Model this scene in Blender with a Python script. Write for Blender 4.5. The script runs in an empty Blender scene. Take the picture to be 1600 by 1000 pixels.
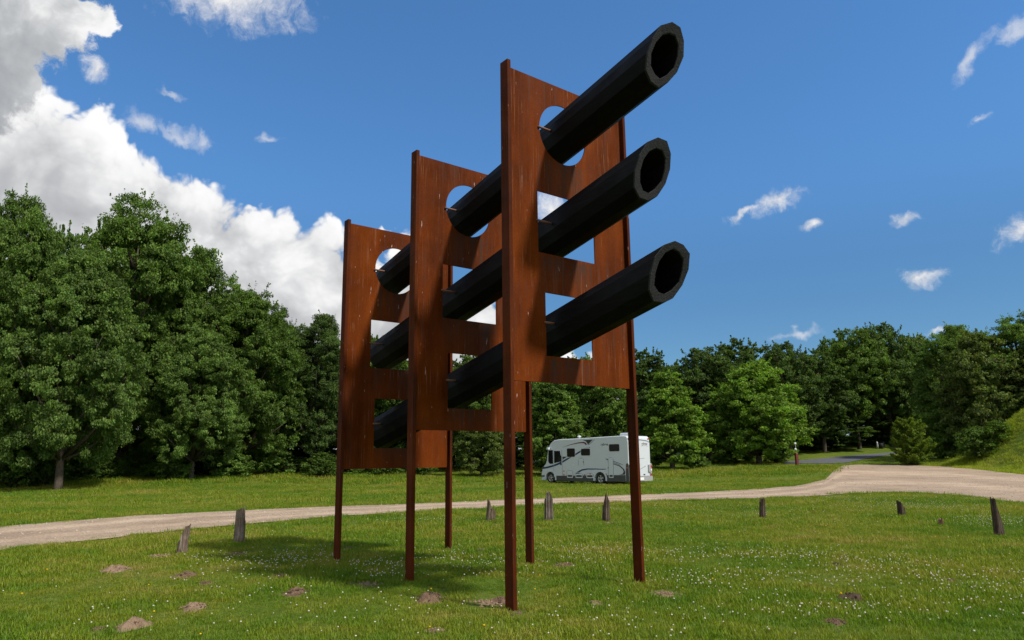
import bpy, bmesh, math, random
import numpy as np
from mathutils import Matrix, Vector

random.seed(7)
RNG = np.random.default_rng(11)
SC = bpy.context.scene
COL = SC.collection

# ------------------------------------------------------------------ camera
FPX, PITCH, ROLL, EYE = 1128.18, 0.1887, -0.0118, 1.6
cam_d = bpy.data.cameras.new('camera')
cam_d.sensor_width = 36.0
cam_d.lens = FPX / 1600 * 36
cam_d.clip_end = 3000
cam_d.clip_start = 0.05
cam = bpy.data.objects.new('camera', cam_d)
COL.objects.link(cam)
F_ = Vector((0, math.cos(PITCH), math.sin(PITCH)))
U0 = Vector((0, -math.sin(PITCH), math.cos(PITCH)))
X0 = Vector((1, 0, 0))
RV = X0 * math.cos(ROLL) + U0 * math.sin(ROLL)
UV = X0 * -math.sin(ROLL) + U0 * math.cos(ROLL)
M = Matrix.Identity(4)
for i in range(3):
    M[i][0], M[i][1], M[i][2] = RV[i], UV[i], -F_[i]
M[2][3] = EYE
cam.matrix_world = M
SC.camera = cam


def ray(px, py):
    a, b = px - 800, py - 500
    u = a * math.cos(ROLL) + b * math.sin(ROLL)
    v = -a * math.sin(ROLL) + b * math.cos(ROLL)
    zc = -v / FPX
    return np.array([u / FPX, math.cos(PITCH) - zc * math.sin(PITCH), math.sin(PITCH) + zc * math.cos(PITCH)])


def azel(px, py):
    r = ray(px, py)
    r = r / np.linalg.norm(r)
    return math.atan2(r[0], r[1]), math.asin(r[2])


# ------------------------------------------------------------------ light
SUN_EL = math.radians(51)
SUN_H = (0.83, -0.557)
SUN_AZ = math.atan2(SUN_H[0], SUN_H[1])      # from +Y towards +X
sun_d = bpy.data.lights.new('sun', 'SUN')
sun_d.energy = 3.3
sun_d.angle = math.radians(4.0)
sun_d.color = (1.0, 0.945, 0.86)
sun = bpy.data.objects.new('sun', sun_d)
COL.objects.link(sun)
sdir = Vector((math.sin(SUN_AZ) * math.cos(SUN_EL), math.cos(SUN_AZ) * math.cos(SUN_EL), math.sin(SUN_EL)))
sun.rotation_euler = (-sdir).to_track_quat('-Z', 'Y').to_euler()
sun.location = (30, -20, 40)

SC.view_settings.view_transform = 'Standard'
SC.view_settings.look = 'None'
SC.view_settings.gamma = 1
SC.view_settings.exposure = 0.6
SC.view_settings.use_curve_mapping = False

# ------------------------------------------------------------------ node helpers


class NT:
    def __init__(self, tree):
        self.t = tree

    def n(self, typ, **kw):
        nd = self.t.nodes.new(typ)
        for k, v in kw.items():
            if k.startswith('i_'):
                key = k[2:]
                key = int(key) if key.isdigit() else key
                s = nd.inputs[key]
                if isinstance(v, bpy.types.NodeSocket):
                    self.t.links.new(v, s)
                else:
                    s.default_value = v
            else:
                setattr(nd, k, v)
        return nd

    def link(self, a, b):
        self.t.links.new(a, b)

    def _set(self, s, v):
        if isinstance(v, bpy.types.NodeSocket):
            self.t.links.new(v, s)
        else:
            s.default_value = v

    def math(self, op, a, b=None, c=None, clamp=False):
        nd = self.t.nodes.new('ShaderNodeMath')
        nd.operation = op
        nd.use_clamp = clamp
        self._set(nd.inputs[0], a)
        if b is not None:
            self._set(nd.inputs[1], b)
        if c is not None:
            self._set(nd.inputs[2], c)
        return nd.outputs[0]

    def vmath(self, op, a, b=None, scale=None):
        nd = self.t.nodes.new('ShaderNodeVectorMath')
        nd.operation = op
        self._set(nd.inputs[0], a)
        if b is not None:
            self._set(nd.inputs[1], b)
        if scale is not None:
            self._set(nd.inputs['Scale'], scale)
        return nd.outputs['Value'] if op in ('LENGTH', 'DOT_PRODUCT') else nd.outputs[0]

    def noise(self, vec, scale, detail=4, rough=.55, dist=0.0, out=0):
        nd = self.t.nodes.new('ShaderNodeTexNoise')
        nd.noise_dimensions = '3D'
        if vec is not None:
            self.t.links.new(vec, nd.inputs['Vector'])
        nd.inputs['Scale'].default_value = scale
        nd.inputs['Detail'].default_value = detail
        nd.inputs['Roughness'].default_value = rough
        nd.inputs['Distortion'].default_value = dist
        return nd.outputs[out]

    def ramp(self, fac, stops, interp='LINEAR'):
        nd = self.t.nodes.new('ShaderNodeValToRGB')
        cr = nd.color_ramp
        cr.interpolation = interp
        while len(cr.elements) < len(stops):
            cr.elements.new(0.5)
        for e, (p, c) in zip(cr.elements, stops):
            e.position = p
            e.color = (*c, 1) if len(c) == 3 else c
        self._set(nd.inputs[0], fac)
        return nd.outputs[0]

    def mix(self, fac, a, b, blend='MIX'):
        nd = self.t.nodes.new('ShaderNodeMix')
        nd.data_type = 'RGBA'
        nd.blend_type = blend
        self._set(nd.inputs[0], fac)
        for s, v in ((nd.inputs[6], a), (nd.inputs[7], b)):
            if isinstance(v, tuple) and len(v) == 3:
                v = (*v, 1)
            self._set(s, v)
        return nd.outputs[2]

    def mapr(self, v, a, b, c=0.0, d=1.0, smooth=False):
        nd = self.t.nodes.new('ShaderNodeMapRange')
        nd.clamp = True
        if smooth:
            nd.interpolation_type = 'SMOOTHSTEP'
        self._set(nd.inputs[0], v)
        for i, x in zip((1, 2, 3, 4), (a, b, c, d)):
            self._set(nd.inputs[i], x)
        return nd.outputs[0]


def new_mat(name):
    m = bpy.data.materials.new(name)
    m.use_nodes = True
    m.node_tree.nodes.clear()
    t = NT(m.node_tree)
    out = t.n('ShaderNodeOutputMaterial')
    return m, t, out


def pbr(name, col, rough=.6, metal=0.0, var=.12, nscale=6.0, bump=0.0, bscale=40.0, spec=.5):
    """Principled with a little object-space colour variation and relief."""
    m, t, out = new_mat(name)
    tc = t.n('ShaderNodeTexCoord').outputs['Object']
    nz = t.noise(tc, nscale, 5, .6)
    f = t.mapr(nz, .25, .75, 1 - var, 1 + var)
    c = t.vmath('SCALE', tuple(col), scale=f)
    p = t.n('ShaderNodeBsdfPrincipled')
    t.link(c, p.inputs['Base Color'])
    p.inputs['Roughness'].default_value = rough
    p.inputs['Metallic'].default_value = metal
    p.inputs['Specular IOR Level'].default_value = spec
    if bump:
        b = t.n('ShaderNodeBump', i_Strength=bump, i_Distance=.01, i_Height=t.noise(tc, bscale, 6, .6))
        t.link(b.outputs[0], p.inputs['Normal'])
    t.link(p.outputs[0], out.inputs[0])
    return m


# ------------------------------------------------------------------ world: sky with clouds
world = bpy.data.worlds.new('World')
SC.world = world
world.use_nodes = True
world.node_tree.nodes.clear()
w = NT(world.node_tree)
wo = w.n('ShaderNodeOutputWorld')
bg = w.n('ShaderNodeBackground')
bg.inputs['Strength'].default_value = 0.12
w.link(bg.outputs[0], wo.inputs[0])
sky = w.n('ShaderNodeTexSky')
sky.sky_type = 'NISHITA'
sky.sun_disc = False
sky.sun_elevation = SUN_EL
sky.sun_rotation = SUN_AZ
sky.altitude = 100
sky.air_density = 1.0
sky.dust_density = 0.1
sky.ozone_density = 8.0
tcw = w.n('ShaderNodeTexCoord').outputs['Generated']
nrm = w.vmath('NORMALIZE', tcw)
sx = w.n('ShaderNodeSeparateXYZ', i_0=nrm)
AZ = w.math('ARCTAN2', sx.outputs[0], sx.outputs[1])
EL = w.math('ARCSINE', sx.outputs[2])
# the sky of the photograph darkens less towards the zenith than a clean atmosphere does
deep = w.n('ShaderNodeFloatCurve')
dcv = deep.mapping.curves[0]
for q in ((.12, .52), (.23, .60), (.38, .86), (.55, .93)):
    dcv.points.new(*q)
dcv.points[0].location = (0, .48)
dcv.points[-1].location = (1, 1)
deep.mapping.update()
w.link(EL, deep.inputs['Value'])
skycol = w.n('ShaderNodeHueSaturation', i_Saturation=1.06, i_Value=1.0, i_Color=w.vmath('MULTIPLY', w.vmath('SCALE', sky.outputs[0], scale=deep.outputs[0]), (.88, 1.0, 1.0))).outputs[0]
P = w.n('ShaderNodeCombineXYZ', i_0=AZ, i_1=EL, i_2=0.0).outputs[0]


def fbm_c(vec, scale, detail=6, rough=.55):
    return w.math('SUBTRACT', w.noise(vec, scale, detail, rough), .5)


def voro(vec, scale, detail=3.0):
    nd = w.n('ShaderNodeTexVoronoi')
    nd.feature = 'SMOOTH_F1'
    nd.inputs['Scale'].default_value = scale
    nd.inputs['Detail'].default_value = detail
    nd.inputs['Roughness'].default_value = .55
    nd.inputs['Smoothness'].default_value = .35
    w.link(vec, nd.inputs['Vector'])
    return nd.outputs['Distance']


wz = w.n('ShaderNodeTexNoise', i_Vector=P, i_Scale=7.0, i_Detail=4.0)
warp = w.vmath('SCALE', w.vmath('SUBTRACT', wz.outputs['Color'], (.5, .5, .5)), scale=.09)
PW = w.vmath('ADD', P, warp)
billow = w.math('SUBTRACT', .5, voro(PW, 17.0, 3.0))          # + on puffs
fine = fbm_c(PW, 34.0, 7, .62)
big = fbm_c(P, 8.0, 5, .5)

# top edge of the big cumulus bank, as elevation over azimuth
edge_px = [(-700, 120), (-400, 60), (-200, 110), (0, 128), (60, 132), (90, 138), (140, 143), (175, 170), (195, 205), (225, 235), (260, 255),
           (300, 275), (345, 292), (385, 296), (405, 318), (430, 324), (490, 330), (520, 345), (545, 372), (600, 395), (640, 350),
           (670, 380), (720, 450), (760, 430), (800, 470), (840, 500), (900, 540), (1000, 600), (1100, 690)]
ae = [azel(*q) for q in edge_px]
A0, A1 = -1.45, 0.45
fc = w.n('ShaderNodeFloatCurve')
cv = fc.mapping.curves[0]
pts = [(0.0, .30), (.12, .36)] + [((a - A0) / (A1 - A0), e) for a, e in ae] + [(.93, 0.0), (1.0, -.0)]
pts = sorted(pts)
cv.points[0].location = pts[0]
cv.points[1].location = pts[-1]
for q in pts[1:-1]:
    cv.points.new(*q)
for q in cv.points:
    q.handle_type = 'VECTOR'
fc.mapping.update()
w.link(w.mapr(AZ, A0, A1), fc.inputs['Value'])
depth = w.math('SUBTRACT', fc.outputs[0], EL)                  # >0 below the edge
dd = w.math('ADD', w.math('ADD', depth, .030), w.math('MULTIPLY', billow, .070))
dd = w.math('ADD', dd, w.math('MULTIPLY', fine, .035))
bank = w.mapr(dd, -.004, .016, smooth=True)
bank = w.math('MULTIPLY', bank, w.mapr(AZ, A0 + .02, A0 + .3))
# light and grey inside the bank: bright rim and puffs, grey hollows
sh = w.math('ADD', w.math('MULTIPLY', big, 1.6), w.math('MULTIPLY', billow, .9))
sh = w.math('ADD', sh, w.math('MULTIPLY', fine, .5))
rim = w.mapr(dd, .02, .22, .95, -.02)
bright = w.math('ADD', sh, rim)
bankcol = w.ramp(w.mapr(bright, -.55, .75), [(0, (2.2, 2.27, 2.4)), (.35, (2.9, 2.95, 3.05)), (.6, (3.9, 3.93, 4.0)), (.8, (5.0, 5.0, 5.02)), (1, (5.5, 5.5, 5.5))])


def blob(px, py, rx, ry, ang):
    """distance field of an ellipse in the sky: 1 in the middle, 0 at its rim"""
    a, e = azel(px, py)
    mp = w.n('ShaderNodeMapping', vector_type='TEXTURE')
    w.link(PW2, mp.inputs['Vector'])
    mp.inputs['Location'].default_value = (a, e, 0)
    mp.inputs['Rotation'].default_value = (0, 0, math.radians(ang))
    k = math.cos(math.atan((px - 800) / FPX)) ** 2 / FPX
    mp.inputs['Scale'].default_value = (rx * k, ry * k * 1.1, 1)
    return w.math('SUBTRACT', 1.0, w.vmath('LENGTH', mp.outputs[0]))


warp2 = w.vmath('SCALE', w.vmath('SUBTRACT', w.n('ShaderNodeTexNoise', i_Vector=P, i_Scale=28.0, i_Detail=5.0).outputs['Color'], (.5, .5, .5)), scale=.045)
PW2 = w.vmath('ADD', P, warp2)
wisp = fbm_c(PW2, 42.0, 8, .66)


def cloudlet(lst, soft, amt):
    f = None
    for b in lst:
        o = blob(*b)
        f = o if f is None else w.math('MAXIMUM', f, o)
    f = w.math('ADD', f, w.math('MULTIPLY', wisp, amt))
    return w.mapr(f, .05, .05 + soft, smooth=True)


# small fair-weather clouds
white = cloudlet([(1215, 308, 55, 22, 14), (1160, 332, 42, 9, 16), (1440, 432, 50, 20, 0), (1600, 362, 58, 34, 0),
                  (1413, 342, 32, 14, 4), (1268, 354, 28, 12, 8), (362, 0, 178, 52, 2), (150, 110, 32, 20, -20),
                  (862, 325, 55, 40, 0), (1466, 519, 30, 9, 0)], 1.15, 1.6)
thin = cloudlet([(1520, 92, 72, 17, 38), (1590, 50, 50, 22, 10), (222, 192, 40, 20, -30), (285, 212, 60, 16, -12), (318, 220, 25, 22, 0),
                 (420, 213, 34, 9, -4), (262, 145, 30, 9, -8), (1528, 181, 24, 9, -6), (1240, 520, 60, 8, 0)], 1.1, 1.7)
thin = w.math('MULTIPLY', thin, .72)
# the grey cloud in the upper left, in front of the bank
grey = cloudlet([(-60, 60, 190, 190, 0), (60, 20, 130, 70, 0), (150, 28, 48, 34, 0), (-250, 120, 250, 160, 0)], .22, .75)
gl = w.math('ADD', w.math('MULTIPLY', fine, 1.6), w.math('ADD', w.math('MULTIPLY', billow, 1.0), w.math('MULTIPLY', big, 1.4)))
ga, ge = azel(60, 60)
gpos = w.math('ADD', w.mapr(AZ, azel(0, 60)[0], azel(185, 60)[0], -.3, .55), w.mapr(EL, azel(60, 210)[1], azel(60, 0)[1], -.3, .5))
greycol = w.ramp(w.mapr(w.math('ADD', gl, gpos), -1.15, .95), [(0, (2.2, 2.3, 2.42)), (.3, (2.75, 2.84, 2.95)), (.55, (3.6, 3.68, 3.75)), (.8, (5.0, 5.0, 5.0)), (1, (5.4, 5.4, 5.4))])
# clouds added over the unseen rest of the sky, cover thickened for more fill light
rest = w.math('MULTIPLY', w.mapr(fbm_c(P, 2.2, 7, .6), -.15, .05, smooth=True), w.mapr(w.math('ABSOLUTE', AZ), 1.0, 1.5))
rest = w.math('MULTIPLY', rest, w.mapr(EL, .02, .2))
c = w.mix(rest, skycol, (5.0, 5.0, 5.05))
c = w.mix(thin, c, (4.0, 4.15, 4.5))
wcol = w.ramp(w.mapr(wisp, -.25, .25), [(0, (3.4, 3.55, 3.8)), (.6, (4.5, 4.5, 4.6)), (1, (5.1, 5.1, 5.1))])
c = w.mix(white, c, wcol)
c = w.mix(bank, c, bankcol)
c = w.mix(grey, c, greycol)
w.link(c, bg.inputs['Color'])

# ------------------------------------------------------------------ mesh helpers


def link_mesh(name, me, mat=None, parent=None, loc=None):
    o = bpy.data.objects.new(name, me)
    COL.objects.link(o)
    if mat is not None and not me.materials:
        me.materials.append(mat)
    if parent is not None:
        o.parent = parent
    if loc is not None:
        o.location = loc
    return o


def np_mesh(name, V, Fs, smooth=False):
    """V (n,3); Fs (m,k) equal-sized faces"""
    me = bpy.data.meshes.new(name)
    V = np.asarray(V, np.float32)
    Fs = np.asarray(Fs, np.int32)
    me.vertices.add(len(V))
    me.vertices.foreach_set('co', V.ravel())
    m, k = Fs.shape
    me.loops.add(m * k)
    me.loops.foreach_set('vertex_index', Fs.ravel())
    me.polygons.add(m)
    me.polygons.foreach_set('loop_start', np.arange(0, m * k, k, dtype=np.int32))
    me.polygons.foreach_set('loop_total', np.full(m, k, np.int32))
    if smooth:
        me.polygons.foreach_set('use_smooth', np.ones(m, bool))
    me.update(calc_edges=True)
    return me


class MB:
    """collects polygons for one mesh"""

    def __init__(self):
        self.v, self.f, self.s = [], [], []

    def add(self, vs, fs, smooth=False):
        o = len(self.v)
        self.v += [tuple(map(float, q)) for q in vs]
        self.f += [tuple(i + o for i in q) for q in fs]
        self.s += [smooth] * len(fs)
        return self

    def box(self, x0, x1, y0, y1, z0, z1):
        vs = [(x0, y0, z0), (x1, y0, z0), (x1, y1, z0), (x0, y1, z0), (x0, y0, z1), (x1, y0, z1), (x1, y1, z1), (x0, y1, z1)]
        return self.add(vs, [(0, 3, 2, 1), (4, 5, 6, 7), (0, 1, 5, 4), (1, 2, 6, 5), (2, 3, 7, 6), (3, 0, 4, 7)])

    def tube(self, pts, rad, n=8, caps=True, smooth=True):
        pts = [Vector(q) for q in pts]
        rad = rad if hasattr(rad, '__len__') else [rad] * len(pts)
        vs = []
        for i, q in enumerate(pts):
            d = (pts[min(i + 1, len(pts) - 1)] - pts[max(i - 1, 0)]).normalized()
            up = Vector((0, 0, 1)) if abs(d.z) < .9 else Vector((1, 0, 0))
            a = d.cross(up).normalized()
            b = d.cross(a)
            for k in range(n):
                t = 2 * math.pi * k / n
                vs.append(q + (a * math.cos(t) + b * math.sin(t)) * rad[i])
        fs = []
        for i in range(len(pts) - 1):
            for k in range(n):
                k2 = (k + 1) % n
                fs.append((i * n + k, (i + 1) * n + k, (i + 1) * n + k2, i * n + k2))
        if caps:
            fs.append(tuple(range(n)))
            fs.append(tuple(reversed(range((len(pts) - 1) * n, len(pts) * n))))
        return self.add(vs, fs, smooth)

    def prism_xz(self, poly, y0, y1):
        """polygon in x,z pushed through y"""
        n = len(poly)
        vs = [(x, y0, z) for x, z in poly] + [(x, y1, z) for x, z in poly]
        fs = [tuple(range(n)), tuple(reversed(range(n, 2 * n)))]
        fs += [(i, i + n, (i + 1) % n + n, (i + 1) % n) for i in range(n)]
        return self.add(vs, fs)

    def prism_yz(self, poly, x0, x1):
        n = len(poly)
        vs = [(x0, y, z) for y, z in poly] + [(x1, y, z) for y, z in poly]
        fs = [tuple(range(n)), tuple(reversed(range(n, 2 * n)))]
        fs += [(i, i + n, (i + 1) % n + n, (i + 1) % n) for i in range(n)]
        return self.add(vs, fs)

    def build(self, name, mat=None, parent=None, bevel=0.0, seg=2, loc=None):
        me = bpy.data.meshes.new(name)
        me.from_pydata(self.v, [], self.f)
        me.polygons.foreach_set('use_smooth', self.s)
        bm = bmesh.new()
        bm.from_mesh(me)
        bmesh.ops.recalc_face_normals(bm, faces=bm.faces)
        if bevel:
            ed = [e for e in bm.edges if len(e.link_faces) == 2 and e.calc_face_angle(0) > .6]
            bmesh.ops.bevel(bm, geom=ed, offset=bevel, segments=seg, affect='EDGES', profile=.5)
        bm.to_mesh(me)
        bm.free()
        me.update()
        return link_mesh(name, me, mat, parent, loc)


def empty(name, loc, rotz=0.0):
    o = bpy.data.objects.new(name, None)
    COL.objects.link(o)
    o.location = loc
    o.rotation_euler = (0, 0, rotz)
    return o


def tag(o, label=None, cat=None, group=None, kind=None):
    for k, v in (('label', label), ('category', cat), ('group', group), ('kind', kind)):
        if v:
            o[k] = v
    return o


def sstep(a, b, x):
    t = np.clip((np.asarray(x, float) - a) / (b - a), 0, 1)
    return t * t * (3 - 2 * t)


def hash2(ix, iy, seed):
    h = (ix.astype(np.int64) * 374761393 + iy.astype(np.int64) * 668265263 + seed * 974634777) & 0x7fffffff
    h = ((h ^ (h >> 13)) * 1274126177) & 0x7fffffff
    return ((h ^ (h >> 16)) & 0xffff) / 65535.0


def vnoise(x, y, seed=0):
    x, y = np.asarray(x, float), np.asarray(y, float)
    ix, iy = np.floor(x), np.floor(y)
    fx, fy = x - ix, y - iy
    fx, fy = fx * fx * (3 - 2 * fx), fy * fy * (3 - 2 * fy)
    a, b = hash2(ix, iy, seed), hash2(ix + 1, iy, seed)
    c, d = hash2(ix, iy + 1, seed), hash2(ix + 1, iy + 1, seed)
    return (a * (1 - fx) + b * fx) * (1 - fy) + (c * (1 - fx) + d * fx) * fy


def fnoise(x, y, seed=0, o=4):
    s, a, t = 0, 1, 0
    for i in range(o):
        s = s + a * vnoise(np.asarray(x) * 2 ** i, np.asarray(y) * 2 ** i, seed + i)
        t += a
        a *= .5
    return s / t


# ------------------------------------------------------------------ terrain


def T(x, y):
    x, y = np.asarray(x, float), np.asarray(y, float)
    t = y - 50 + 10 * sstep(-6, -24, x) - 4 * np.exp(-((x - 5) / 7) ** 2)
    r = .5 * (t + np.sqrt(t * t + 16))
    z = .05 * r
    z = 4.0 * (1 - np.exp(-z / 4.0)) if True else z
    z = z + .06 * np.maximum(0, y - 77) * sstep(20, 27, x) * sstep(140, 95, y)
    z = z + 5.4 * sstep(36, 43.5, x) * np.exp(-((y - 58) / 6.0) ** 2) * sstep(85, 60, x)
    return z - .012 - .05 * sstep(10.6, 8.0, y)


def ground(px, py):
    d = ray(px, py)
    ts = np.concatenate([np.arange(4, 130, .05), np.arange(130, 600, 1.0)])
    X, Y, Z = d[0] * ts, d[1] * ts, EYE + d[2] * ts
    h = Z - T(X, Y)
    k = np.argmax(h < 0)
    if h[k] >= 0:
        k = len(ts) - 1
    a, b = (h[k - 1], h[k]) if k > 0 else (0, -1)
    tt = ts[k - 1] + (ts[k] - ts[k - 1]) * (a / (a - b)) if k > 0 else ts[0]
    return float(d[0] * tt), float(d[1] * tt)


def at_depth(px, D, py=720):
    d = ray(px, py)
    return d[0] / d[1] * D


# pixel outlines of the gravel track and lot, laid onto the ground
low_px = [(-260, 905), (-120, 880), (0, 860), (100, 850), (200, 838), (300, 828), (420, 816), (520, 808), (700, 797), (900, 787), (1040, 783), (1150, 780), (1268, 776),
          (1330, 771.5), (1382, 769.6), (1430, 770), (1477, 772.6), (1540, 779), (1600, 787), (1680, 800), (1780, 818)]
up_px = [(-260, 853), (-120, 840), (0, 824), (100, 816), (200, 808), (300, 802), (420, 796), (520, 792.5), (700, 786), (900, 777.5), (1040, 772), (1150, 767), (1245, 760),
         (1272, 755), (1287, 750), (1300, 742), (1308, 735), (1312, 727.5), (1345, 726), (1400, 726.5), (1477, 729.5), (1540, 735), (1600, 742.5), (1680, 752), (1780, 762)]


def dense(px, n):
    px = np.array(px, float)
    L = np.concatenate([[0], np.cumsum(np.hypot(*(np.diff(px, axis=0).T)))])
    s = np.linspace(0, L[-1], n)
    return np.stack([np.interp(s, L, px[:, 0]), np.interp(s, L, px[:, 1])], 1)


lowp = dense(low_px, 160)
upp = dense(up_px, 160)
lowG = np.array([ground(a, b) for a, b in lowp])
upG = np.array([ground(a, b) for a, b in upp])


def rough_edge(G, seed, amp):
    s = np.concatenate([[0], np.cumsum(np.hypot(*(np.diff(G, axis=0).T)))])
    n = np.gradient(G, axis=0)
    n = n / np.maximum(np.linalg.norm(n, axis=1, keepdims=True), 1e-6)
    n = np.stack([-n[:, 1], n[:, 0]], 1)
    return G + n * ((fnoise(s * .9, s * 0, seed, 3) - .5) * amp)[:, None]


lowG, upG = rough_edge(lowG, 3, .55), rough_edge(upG, 9, .6)
track_poly = np.concatenate([lowG, upG[::-1]])

road_lo = dense([(1225, 725), (1262, 724.5), (1300, 724.3), (1322, 723.5), (1345, 719), (1375, 713), (1403, 709), (1440, 705.5), (1480, 703.5), (1530, 702)], 50)
road_up = dense([(1225, 721.5), (1250, 719.6), (1290, 716.2), (1317, 713.2), (1345, 711), (1370, 709), (1396, 707), (1440, 704), (1480, 702), (1530, 700.5)], 50)
roadLo = np.array([ground(a, b) for a, b in road_lo])
roadUp = np.array([ground(a, b) for a, b in road_up])
road_poly = np.concatenate([roadLo, roadUp[::-1]])


def inside(poly, x, y):
    x, y = np.asarray(x), np.asarray(y)
    r = np.zeros(x.shape, bool)
    j = len(poly) - 1
    for i in range(len(poly)):
        xi, yi = poly[i]
        xj, yj = poly[j]
        c = ((yi > y) != (yj > y)) & (x < (xj - xi) * (y - yi) / (yj - yi + 1e-12) + xi)
        r ^= c
        j = i
    return r


# ------------------------------------------------------------------ ground materials
def ground_material():
    m, t, out = new_mat('lawn')
    pos = t.n('ShaderNodeNewGeometry').outputs['Position']
    a = t.noise(pos, .22, 5, .6)
    b = t.noise(pos, 1.7, 6, .65)
    c_ = t.noise(pos, 14.0, 6, .7)
    col = t.ramp(a, [(.3, (.060, .105, .007)), (.45, (.095, .135, .009)), (.57, (.14, .160, .016)), (.75, (.20, .180, .04))])
    col2 = t.ramp(b, [(.3, (.042, .088, .010)), (.55, (.075, .114, .016)), (.8, (.145, .135, .048))])
    col = t.mix(.5, col, col2)
    f = t.mapr(c_, .3, .7, .6, 1.4)
    col = t.mix(1.0, col, f, 'MULTIPLY')
    p = t.n('ShaderNodeBsdfPrincipled')
    t.link(col, p.inputs['Base Color'])
    p.inputs['Roughness'].default_value = .9
    p.inputs['Specular IOR Level'].default_value = .1
    bh = t.math('ADD', t.noise(pos, 9.0, 6, .7), t.math('MULTIPLY', t.noise(pos, 60.0, 3, .7), .4))
    bp = t.n('ShaderNodeBump', i_Strength=.9, i_Distance=.06, i_Height=bh)
    t.link(bp.outputs[0], p.inputs['Normal'])
    t.link(p.outputs[0], out.inputs[0])
    return m


def gravel_material():
    m, t, out = new_mat('pale_gravel')
    pos = t.n('ShaderNodeNewGeometry').outputs['Position']
    a = t.noise(pos, .5, 5, .6)
    b = t.noise(pos, 18.0, 5, .7)
    v = t.n('ShaderNodeTexVoronoi', i_Vector=pos, i_Scale=26.0)
    col = t.ramp(a, [(.3, (.27, .198, .136)), (.5, (.345, .258, .180)), (.7, (.40, .305, .215))])
    col = t.mix(1.0, col, t.mapr(b, .25, .75, .5, 1.45), 'MULTIPLY')
    g = t.math('MULTIPLY', t.mapr(v.outputs['Color'], .0, 1.0, .75, 1.2), 1.0)
    col = t.mix(1.0, col, g, 'MULTIPLY')
    # two faint wheel tracks, packed finer and paler than the loose middle
    ac = t.n('ShaderNodeAttribute', attribute_name='across').outputs['Fac']
    ac = t.math('ADD', ac, t.math('MULTIPLY', t.math('SUBTRACT', t.noise(pos, .35, 3, .5), .5), .16))
    rut = t.math('ABSOLUTE', t.math('SUBTRACT', t.math('ABSOLUTE', t.math('SUBTRACT', ac, .5)), .2))
    col = t.mix(1.0, col, t.mapr(rut, .03, .12, 1.13, .90, smooth=True), 'MULTIPLY')
    # scattered dark leaf litter and pebbles
    d = t.mapr(t.noise(pos, 5.5, 8, .8), .60, .68)
    col = t.mix(t.math('MULTIPLY', d, .6), col, (.13, .10, .075))
    p = t.n('ShaderNodeBsdfPrincipled')
    t.link(col, p.inputs['Base Color'])
    p.inputs['Roughness'].default_value = .95
    p.inputs['Specular IOR Level'].default_value = .15
    h = t.math('ADD', t.math('MULTIPLY', v.outputs['Distance'], .5), b)
    bp = t.n('ShaderNodeBump', i_Strength=.6, i_Distance=.03, i_Height=h)
    t.link(bp.outputs[0], p.inputs['Normal'])
    t.link(p.outputs[0], out.inputs[0])
    return m


def soil_material():
    m, t, out = new_mat('sandy_soil')
    pos = t.n('ShaderNodeNewGeometry').outputs['Position']
    oi = t.n('ShaderNodeObjectInfo')
    a = t.noise(pos, 14.0, 7, .7)
    col = t.mix(1.0, oi.outputs['Color'], t.mapr(a, .25, .75, .55, 1.4), 'MULTIPLY')
    p = t.n('ShaderNodeBsdfPrincipled')
    t.link(col, p.inputs['Base Color'])
    p.inputs['Roughness'].default_value = .95
    p.inputs['Specular IOR Level'].default_value = .1
    bp = t.n('ShaderNodeBump', i_Strength=.9, i_Distance=.03, i_Height=t.noise(pos, 34.0, 6, .7))
    t.link(bp.outputs[0], p.inputs['Normal'])
    t.link(p.outputs[0], out.inputs[0])
    return m


M_LAWN, M_GRAVEL, M_SOIL = ground_material(), gravel_material(), soil_material()
M_ASPHALT = pbr('asphalt', (.075, .078, .088), .85, var=.25, nscale=3, bump=.4, bscale=60)

xs = np.concatenate([np.linspace(-420, -60, 14), np.arange(-48, 70, 1.0), np.linspace(74, 420, 14)])
ys = np.concatenate([np.linspace(-200, -12, 8), np.arange(-8, 126, 1.0), np.linspace(135, 600, 14)])
GX, GY = np.meshgrid(xs, ys)
GZ = T(GX, GY)
nx, ny = len(xs), len(ys)
ii = (np.arange(ny - 1)[:, None] * nx + np.arange(nx - 1)[None]).ravel()
me = np_mesh('ground', np.stack([GX.ravel(), GY.ravel(), GZ.ravel()], 1), np.stack([ii, ii + 1, ii + 1 + nx, ii + nx], 1), True)
tag(link_mesh('ground', me, M_LAWN), kind='structure')


def strip(name, A, B, nsub, dz, mat):
    t = np.linspace(0, 1, nsub)[:, None, None]
    G = A[None] * (1 - t) + B[None] * t
    X, Y = G[..., 0], G[..., 1]
    # slight crown so that the surface is not a perfect sheet
    V = np.stack([X, Y, T(X, Y) + dz], -1).reshape(-1, 3)
    n = A.shape[0]
    k = (np.arange(nsub - 1)[:, None] * n + np.arange(n - 1)[None]).ravel()
    me = np_mesh(name, V, np.stack([k, k + 1, k + 1 + n, k + n], 1), True)
    at = me.attributes.new('across', 'FLOAT', 'POINT')
    at.data.foreach_set('value', np.repeat(t.ravel(), n).astype(np.float32))
    return tag(link_mesh(name, me, mat), kind='structure')


strip('gravel_track', lowG, upG, 26, .022, M_GRAVEL)
strip('road', roadLo, roadUp, 10, .034, M_ASPHALT)

# ------------------------------------------------------------------ sculpture of weathering steel and black timber barrels


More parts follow.
